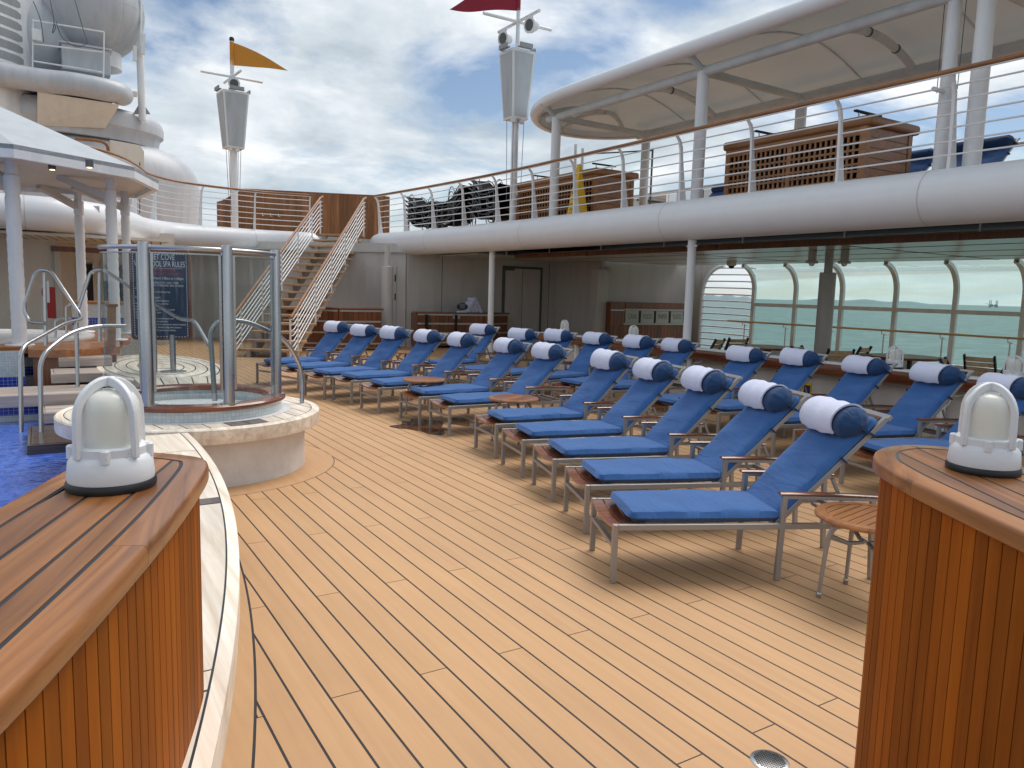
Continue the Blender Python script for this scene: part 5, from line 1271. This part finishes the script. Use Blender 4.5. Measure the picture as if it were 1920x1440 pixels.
# doorway with rounded frame in the lower house
dp = [(206, 262), (262, 272), (270, 284), (270, 330), (206, 330)]
D_ = MB().add([tuple(Y30(x, y, 28.98+.0)) for x, y in dp]+[tuple(Y30(x, y, 28.98)+Vector((0, .4, 0))) for x, y in dp], [(0,1,2,3,4),(9,8,7,6,5)]+[(i, (i+1) % 5, 5+(i+1) % 5, 5+i) for i in range(5)]).build('doorway', M['cream_wall'], T, fix=True)
MB().bar(Y30(262, 304, 28.9), Y30(262, 400, 28.9), .03, .03).build('door_edge', M['print_dark'], D_)
MB().tube(smooth_path([Y30(140, 260, 28.7), Y30(185, 264, 28.7), Y30(200, 272, 28.75), Y30(203, 284, 28.9)], 5), .05, 8).build('teak_rail', M['teak_rail'], T, True)
# radomes
for (px, py, R_, Y, lb) in (((178, 0), 0, 1.42, 31.0, 'large white radome with panel seams above the deckhouse'), ((72, 72), 0, 1.25, 31.4, 'smaller white radome half hidden by the funnel casing')) if 0 else ((178, 18, 1.55, 31.0, 'large white radome with panel seams above the deckhouse'), (72, 82, 1.30, 31.4, 'smaller white radome half hidden by the funnel casing')):
    c = Y30(px, py, Y); T = thing('radome', lb, 'radome', (c.x, c.y, c.z-R_))
    MB().ball(c, R_, 48, 32, 1.06).build('dome', M['house_white_shaded'], T, True)
    MB().lathe([(R_+.004, -.012), (R_+.004, .012)], 48, (c.x, c.y, c.z+.45*0)).build('seam', M['white_wall'], T)
    MB().lathe([(R_*.5, -R_*1.25), (R_*.5, -R_*.8)], 28, c).build('pedestal', M['white'], T, True)
    for a in (R(-110), R(-60), R(-20)): MB().tube([(c.x+(R_+.002)*math.cos(a)*math.cos(t), c.y+(R_+.002)*math.sin(a)*math.cos(t), c.z+(R_*1.06+.002)*math.sin(t)) for t in [R(-70+10*i) for i in range(15)]], .008, 4).build('seam', M['white_wall'], T, True)
# antenna post and aerial
T = thing('antenna_post', 'slim white antenna post with bracket fins and boxes on the deckhouse', 'antenna', (3.3, 30.2, 7.3))
a = Y30(267, 226, 30.2); b = Y30(262, 86, 30.2); MB().tube([a, b], .12, 12).build('post', M['white'], T, True)
MB().tube([b, Y30(264, 45, 30.2), Y30(263, -40, 30.2)], [.05, .04, .03], 8).build('aerial', M['white'], T, True)
for x in (249, 282): MB().add([tuple(Y30(x, 214, 30.2)), tuple(Y30(264, 214, 30.2)), tuple(Y30(265, 188, 30.2)), tuple(Y30(x, 214, 30.2)+Vector((0, .04, 0))), tuple(Y30(264, 214, 30.2)+Vector((0, .04, 0))), tuple(Y30(265, 188, 30.2)+Vector((0, .04, 0)))], [(0,1,2),(5,4,3),(0,3,4,1),(1,4,5,2),(2,5,3,0)]).build('fin', M['louver'], T, fix=True)
for x, y0, y1 in ((253, 86, 114), (268, 64, 102)): MB().bar(Y30(x, y0, 30.0), Y30(x, y1, 30.0), .12, .12).build('sector_antenna', M['white_frame'], T)
MB().bar(Y30(253, 172, 30), Y30(253, 181, 30), .14, .14).build('small_box', M['cream_wall'], T)

# ================================================================== WHIRLPOOL, POOL AND GAZEBO (left)
GC = (-.9, 14.9)
T = thing('whirlpool', 'round whirlpool tub with a broad teak coping under the white roof', 'whirlpool', (GC[0], GC[1], 0))
CP = .74
me = MB().lathe([(2.1, -.4), (2.1, CP-.14)], 72, (GC[0], GC[1], 0)).mesh('tiled_wall', M['tile_white'], True); uvcyl(me, GC, 2.25); obj('tiled_wall', me, T)
me = MB().lathe([(2.106, .30), (2.106, .43)], 72, (GC[0], GC[1], 0)).mesh('tile_band', M['tile_blue'], True); uvcyl(me, GC, 2.25); obj('tile_band', me, T)
MB().lathe([(2.13, CP-.16), (2.13, CP-.14)], 72, (GC[0], GC[1], 0)).build('shadow_gap', M['dark'], T)
MB().lathe([(2.23, CP-.12), (2.25, CP-.10), (2.25, CP-.01), (2.23, CP), (1.72, CP), (1.70, CP-.02), (1.70, CP-.12), (2.23, CP-.12)], 72, (GC[0], GC[1], 0)).build('coping', M['teak_table'], T, True)
MB().lathe([(1.70, CP-.005), (1.70, CP+.03), (1.45, CP+.03), (1.40, CP+.0), (1.40, CP-.08)], 64, (GC[0], GC[1], 0)).build('tub_rim', M['white'], T, True)
MB().lathe([(1.42, CP-.03), (.001, CP-.03)], 56, (GC[0], GC[1], 0)).build('water', M['spa'], T)
MB().prism([(-.15, 12.25), (.3, 12.02), (1.0, 12.55), (1.08, 13.6), (-.15, 13.2)], CP-.125, CP-.003).build('landing', M['teak_table'], T, bevel=.012)
MB().prism([(-.1, 12.3), (.3, 12.07), (.95, 12.6), (1.02, 13.5), (-.1, 13.1)], 0, CP-.126).build('landing_base', M['teak_dark'], T)
# gazebo
e1, e2, e3 = atz(25, 270, 3.4), atz(252, 313, 3.4), atz(297, 338, 3.4)
T = thing('gazebo', 'white hipped roof on four padded white columns over the whirlpool', 'gazebo', (GC[0], GC[1], CP))
rc = Vector((-1.35, 14.4, 0))
def refl(p): return Vector((2*rc.x-p.x, 2*rc.y-p.y, p.z))
out8 = [e1, e2, e3, Vector((1.7, 16.0, 3.4)), refl(e1), refl(e2), refl(e3), refl(Vector((1.7, 16.0, 3.4)))]
apex = [Vector((rc.x+.4*math.cos(a), rc.y+.4*math.sin(a), 4.5)) for a in [math.atan2(p.y-rc.y, p.x-rc.x) for p in out8]]
for i in range(8):
    a, b, c, d = out8[i], out8[(i+1) % 8], apex[(i+1) % 8], apex[i]
    n8 = [a, b, c, d]; vs = [tuple(v) for v in n8]+[tuple(v-Vector((0, 0, .06))) for v in n8]
    F_ = MB().add(vs, [(0,1,2,3),(7,6,5,4),(0,4,5,1),(2,6,7,3)]).build('roof_panel', M['roof_white'], T, fix=True)
    MB().add([tuple(a+Vector((0,0,.0))), tuple(b), tuple(b-Vector((0,0,.17))), tuple(a-Vector((0,0,.17))), tuple(a.lerp(rc+Vector((0,0,3.4)), .03)), tuple(b.lerp(rc+Vector((0,0,3.4)), .03)), tuple(b.lerp(rc+Vector((0,0,3.4)), .03)-Vector((0,0,.17))), tuple(a.lerp(rc+Vector((0,0,3.4)), .03)-Vector((0,0,.17)))], [(3,2,1,0),(4,5,6,7),(3,7,6,2)]).build('fascia', M['white'], T, fix=True)
MB().prism([(p.x*.97+rc.x*.03, p.y*.97+rc.y*.03) for p in out8], 3.30, 3.33).build('ceiling_lining', M['white_wall'], T)
MB().prism([(p.x, p.y) for p in apex], 4.46, 4.53).build('roof_cap', M['teak_dark'], T)
for px, Y, rb in ((30, 13.0, .095), (152, 16.2, .08), (212, 13.9, .082), (238, 15.7, .075)):
    p = aty(px, 500, Y); c = (p.x, p.y, 0)
    prof = [(.19, CP), (.18, CP+.015), (rb, CP+.02)]+[(rb+.004*math.sin(i*2.3+px), CP+.05+i*.05) for i in range(40)]+[(rb, CP+2.08), (rb*.92, CP+2.1), (rb*.92, CP+2.14), (rb*1.05, CP+2.15), (rb*1.05, CP+2.38), (rb*.85, CP+2.4), (rb*.85, 3.31)]
    C_ = MB().lathe([q for q in prof if q[1] <= 3.32], 20, c).build('column', M['white'], T, True)
    MB().bar((p.x, p.y, 3.0), (p.x+(rc.x-p.x)*.3, p.y+(rc.y-p.y)*.3, 3.28), .10, .10).build('brace', M['white_wall'], C_)
for px, py in ((98, 318), (168, 314)):
    p = atz(px, py, 3.22); S_ = MB().lathe([(.05, 0), (.05, .1)], 12, p).build('spot_lamp', M['grey_tube'], T, True); MB().lathe([(.035, -.004), (.0001, -.004)], 10, p).build('bulb', M['lit'], S_)
# pool
T = thing('pool', 'swimming pool basin with white and blue mosaic walls', 'pool', (-1.2, 8, 0))
tag(MB().prism([(edge(y)-.50, y) for y in ys if y <= 6.6]+[(.3, 7.2), (.35, 9.6), (-.2, 12.4), (-6, 12.4), (-6, -.5)], -.09, .02).build('water', M['pool']), kind='structure')
W_ = MB().bar((-.2, 12.42, .2), (-6, 12.42, .2), .08, 1.0).mesh('wall', M['tile_white']); uvbox(W_); obj('wall', W_, T)
W_ = MB().box(-6, .35, 10.55, 11.6, -.2, .30).mesh('wall', M['tile_white']); uvbox(W_); obj('wall', W_, T)
W_ = MB().box(-6, .352, 10.545, 11.6, .09, .215).mesh('tile_band', M['tile_blue']); uvbox(W_); obj('tile_band', W_, T)
W_ = MB().bar((-.2, 12.37, .28), (-6, 12.37, .28), .02, .13).mesh('tile_band', M['tile_blue']); uvbox(W_); obj('tile_band', W_, T)
# steps
def step(x0, x1, y0, y1, z0, z1, lb, m='teak_grey', n=3):
    T = thing('wooden_step', lb, 'step', ((x0+x1)/2, (y0+y1)/2, z0), group='steps between pool and whirlpool')
    MB().box(x0+.01, x1-.01, y0+.01, y1-.01, z0, z1-.01).build('core', M['caulk_top'], T)
    MB().box(x0, x1, y0, y0+.03, z0, z1-.002).build('front_board', M[m], T, bevel=.006); MB().box(x0, x0+.03, y0+.032, y1, z0, z1-.002).build('end_board', M[m], T, bevel=.006)
    for k in range(n): a, b = lerp(y0+.036, y1, k/n), lerp(y0+.036, y1, (k+1)/n)-.008; MB().box(x0+.036, x1, a, b, z1-.03, z1).build('tread_board', M[m], T)
step(.20, .85, 12.0, 12.5, .50, .63, 'pale wooden step just below the whirlpool coping')
step(.10, .85, 11.25, 11.95, .37, .49, 'pale wooden step, second below the whirlpool coping')
step(-.52, .5, 10.35, 11.2, .21, .35, 'wide pale wooden step over the blue mosaic wall')
step(-.02, .9, 9.75, 10.3, .10, .22, 'pale wooden step partly hidden behind the lantern', n=2)
step(-.15, .9, 8.45, 9.55, .0, .115, 'dark wet wooden step at the water line', 'teak_step_wet')
# upper round platform that carries the rules sign
T = thing('sign_platform', 'round platform of bleached boards behind the glass screen', 'platform', (1.05, 11.9, 0))
PC = (1.45, 11.8); PR = 1.0; EX, EY = .80, 2.0
MB().lathe([(.86, 0), (.86, .36)], 48, (PC[0], PC[1], 0), EX, EY).build('base', M['teak_dark'], T, True)
MB().lathe([(PR-.1, .36), (PR, .36), (PR+.005, .37), (PR+.005, .49), (PR-.01, .50), (.001, .50)], 64, (PC[0], PC[1], 0), EX, EY).build('edge_board', M['teak_pale'], T, True)
for r_ in (.9, .72, .54, .36, .18): MB().lathe([(r_+.009, .5015), (r_-.009, .5015)], 56, (PC[0], PC[1], 0), EX, EY).build('caulk_line', M['caulk_top'], T)
MB().prism([(.95, 8.5), (1.6, 8.5), (1.95, 10.2), (.95, 10.2)], .40, .525).build('walkway', M['teak_pale'], T)
for k in range(5): MB().bar((1.0+.13*k, 8.52, .5265), (1.05+.18*k, 10.1, .5265), .012, .004).build('caulk_line', M['caulk_top'], T)
# rules sign
sb = atz(325, 697, .5); SD_ = ray(325, 600)
T = thing('rules_sign', 'navy board headed QUIET COVE WHIRLPOOL SPA RULES on a steel stand', 'sign', (sb.x, sb.y, .5))
MB().lathe([(.17, .5), (.17, .51), (.05, .525)], 24, (sb.x, sb.y, 0)).lathe([(.038, .52), (.038, 1.0)], 14, (sb.x, sb.y, 0)).build('stand', M['steel'], T, True)
fn_ = Vector((-.37, -.93, 0)).normalized(); sr_ = Vector((-fn_.y, fn_.x, 0)); 
dep = (Vector((sb.x, sb.y, 1.3))-CAM).dot(fwd); wpx = dep/FPX
sc = Vector((sb.x, sb.y, 0))-sr_*.13; zt_, zb_ = 2.08, .96
Mx = Matrix((sr_, Vector((0,0,1)), fn_)).transposed().to_4x4(); Mx.translation = Vector((sc.x, sc.y, (zt_+zb_)/2)); hw, hh = .345, (zt_-zb_)/2
def rrect(w, h, r, n=5):
    o = []
    for cx, cy, a in ((w-r, h-r, 0), (-w+r, h-r, 90), (-w+r, -h+r, 180), (w-r, -h+r, 270)):
        for i in range(n+1): t = R(a+90*i/n); o.append((cx+r*math.cos(t), cy+r*math.sin(t)))
    return o
mb = MB().prism(rrect(hw+.035, hh+.035, .06), -.02, .012); mb.v = [tuple(Mx @ Vector(v)) for v in mb.v]; mb.build('frame', M['teak_dark'], T)
mb = MB().prism(rrect(hw, hh, .03), .0125, .018); mb.v = [tuple(Mx @ Vector(v)) for v in mb.v]; BD = mb.build('board', M['navy'], T)
def put(tx, size, y, m='print_white', x=0, al='CENTER', sx=1.):
    me = text_mesh(tx, size, M[m], al, .0006, sx); me.transform(Mx @ Matrix.Translation((x, y, .0195))); obj('lettering', me, BD)
put('QUIET COVE', .105, hh-.06, sx=.62); put('WHIRLPOOL SPA RULES', .105, hh-.15, sx=.56)
put('SHOWER BEFORE ENTERING', .05, hh-.225, 'print_red', sx=.6); put('LIFEGUARD NOT ON DUTY IN THIS AREA', .05, hh-.275, 'print_red', sx=.55)
put('Whirlpool Spa Hours: 7:00am to 11:00pm', .046, hh-.335, sx=.75); put('IN CASE OF EMERGENCY, DIAL 7-3000.', .036, hh-.395, sx=.75); put('PHONE IS LOCATED STARBOARD SIDE OF DECK.', .036, hh-.43, sx=.75)
for k, (tx, ind) in enumerate((('Maximum use: 15 minutes', 0), ('No food, drink or glass in the whirlpool spa', 1), ('No diving or running', 1), ('Maximum occupancy: 10 GUESTS', 0), ('In accordance with Health Regulations', 2), ('Do not use if you are experiencing diarrhea,', 0), ('vomiting or fever', 0), ('No children in diapers or who are not toilet trained', 0), ('Shower before entering the water', 0), ('Shallow water, no diving', 0), ('The following individuals are cautioned against use:', 0), ('Individuals with immune suppression', 2), ('Individuals on medication or with chronic medical conditions', 2), ('such as heart disease, diabetes or high blood pressure', 2), ('Pregnant women, elderly persons and children', 2))):
    put(tx, .032, hh-.475-k*.039, x=-hw+.03+ind*.03, al='LEFT', sx=.72)
dash = MB(); n = 34
for i in range(n):
    for s in (-1, 1):
        z = lerp(-hh+.03, hh-.03, i/(n-1)); dash.box(s*(hw-.014)-.004, s*(hw-.014)+.004, z-.009, z+.009, .0182, .0196)
    if i % 2 == 0:
        for s in (-1, 1): x = lerp(-hw+.03, hw-.03, i/(n-1)); dash.box(x-.009, x+.009, s*(hh-.014)-.004, s*(hh-.014)+.004, .0182, .0196)
dash.v = [tuple(Mx @ Vector(v)) for v in dash.v]; tag(dash.build('dashed_border', M['print_white'], BD), kind='stuff')
mb = MB().box(-hw+.06, hw-.06, hh-.203, hh-.2, .0182, .0196); mb.v = [tuple(Mx @ Vector(v)) for v in mb.v]; mb.build('rule_line', M['print_white'], BD)

# ------------------------------------------------------------------ stainless handrails
def hrail(label, parts, r=.024, m='steel'):
    p0 = Vector(parts[0][0]); T = thing('steel_handrail', label, 'handrail', (p0.x, p0.y, 0), group='stainless handrails round the pool')
    for k, pts in enumerate(parts): MB().tube(fillet(pts, .16, 6) if len(pts) > 2 else pts, r, 12).build('tube' if k == 0 else 'upright', M[m], T, True)
def D(d, *pts): return [atd(x, y, d) for x, y in pts]
def DD(*pts): return [atd(x, y, d) for x, y, d in pts]
hrail('stainless pool handrail nearest the blue mosaic wall, bent in a tall triangle at its top', [DD((40, 832, 8.3), (38, 652, 8.3), (122, 606, 9.3), (156, 598, 9.9), (96, 508, 10.3), (68, 505, 10.3), (44, 578, 10.3), (54, 604, 10.3), (84, 606, 10.2)), DD((83, 506, 10.35), (86, 648, 10.35))])
hrail('stainless pool handrail that runs level to the glass screen', [DD((78, 848, 7.9), (75, 668, 7.9), (128, 625, 8.3), (176, 611, 8.6), (236, 611, 8.8)), DD((143, 604, 9.6), (146, 730, 9.6))])
hrail('stainless stair handrail beside the whirlpool coping, bent over at the top', [DD((147, 578, 10.4), (170, 508, 10.6), (194, 505, 10.6), (232, 530, 10.4), (270, 556, 10.2), (335, 598, 9.6), (364, 600, 9.4), (392, 648, 9.0)), DD((186, 506, 10.65), (187, 640, 10.65)), DD((289, 566, 10.05), (292, 715, 10.05))])
hrail('stainless handrail arching from the plunge tub down to the deck', [DD((403, 752, 6.75), (394, 622, 6.75), (408, 602, 6.8), (460, 601, 7.0), (535, 635, 7.3), (566, 690, 7.6), (566, 812, 7.6))], .022)
hrail('short stainless handrail at the back of the whirlpool', [DD((104, 648, 12.5), (104, 600, 12.5), (112, 596, 12.5), (135, 596, 12.5)), DD((125, 640, 12.5), (124, 575, 12.5), (131, 570, 12.5))], .02)
T = thing('tiled_wall', 'low tiled wall with a teak rail and blue mosaic band behind the whirlpool', 'wall', (1.2, 17.5, 0))
W_ = MB().box(.55, 1.9, 17.3, 17.5, 0, 1.22).mesh('wall', M['tile_white']); uvbox(W_); obj('wall', W_, T)
W_ = MB().box(.545, 1.905, 17.292, 17.5, .80, .95).mesh('tile_band', M['tile_blue']); uvbox(W_); obj('tile_band', W_, T)
MB().box(.5, 1.95, 17.25, 17.55, 1.22, 1.28).build('cap_rail', M['teak_table'], T, bevel=.015)
p = atd(208, 640, 11.0); T = thing('teak_bollard', 'square teak newel post on the whirlpool coping', 'post', tuple(p))
q = atd(209, 575, 11.0); MB().bar(p-Vector((0,0,.1)), q, .11, .11).build('shaft', M['teak_table'], T); MB().bar(q, q+Vector((0,0,.04)), .16, .16).build('cap', M['teak_dark'], T, bevel=.01)
p = atd(96, 560, 16.5); T = thing('lifebuoy_box', 'red and white lifebuoy box on the cream wall behind the whirlpool', 'lifebuoy box', tuple(p))
MB().bar(p-Vector((0,0,.42)), p+Vector((0,0,.25)), .36, .16).build('cabinet', M['red_box'], T); MB().bar(p+Vector((-.06,-.12,-.08)), p+Vector((-.06,-.12,.38)), .28, .06).build('panel', M['white'], T)
r_ = MB().lathe([(.001, -.02), (.11, -.02), (.11, .02), (.001, .02)], 20); r_.v = [(p.x-.1+x*.7, p.y-.22+z, p.z+.14+y*1.3) for x, y, z in r_.v]; r_.build('ring', M['red_box'], T, True)
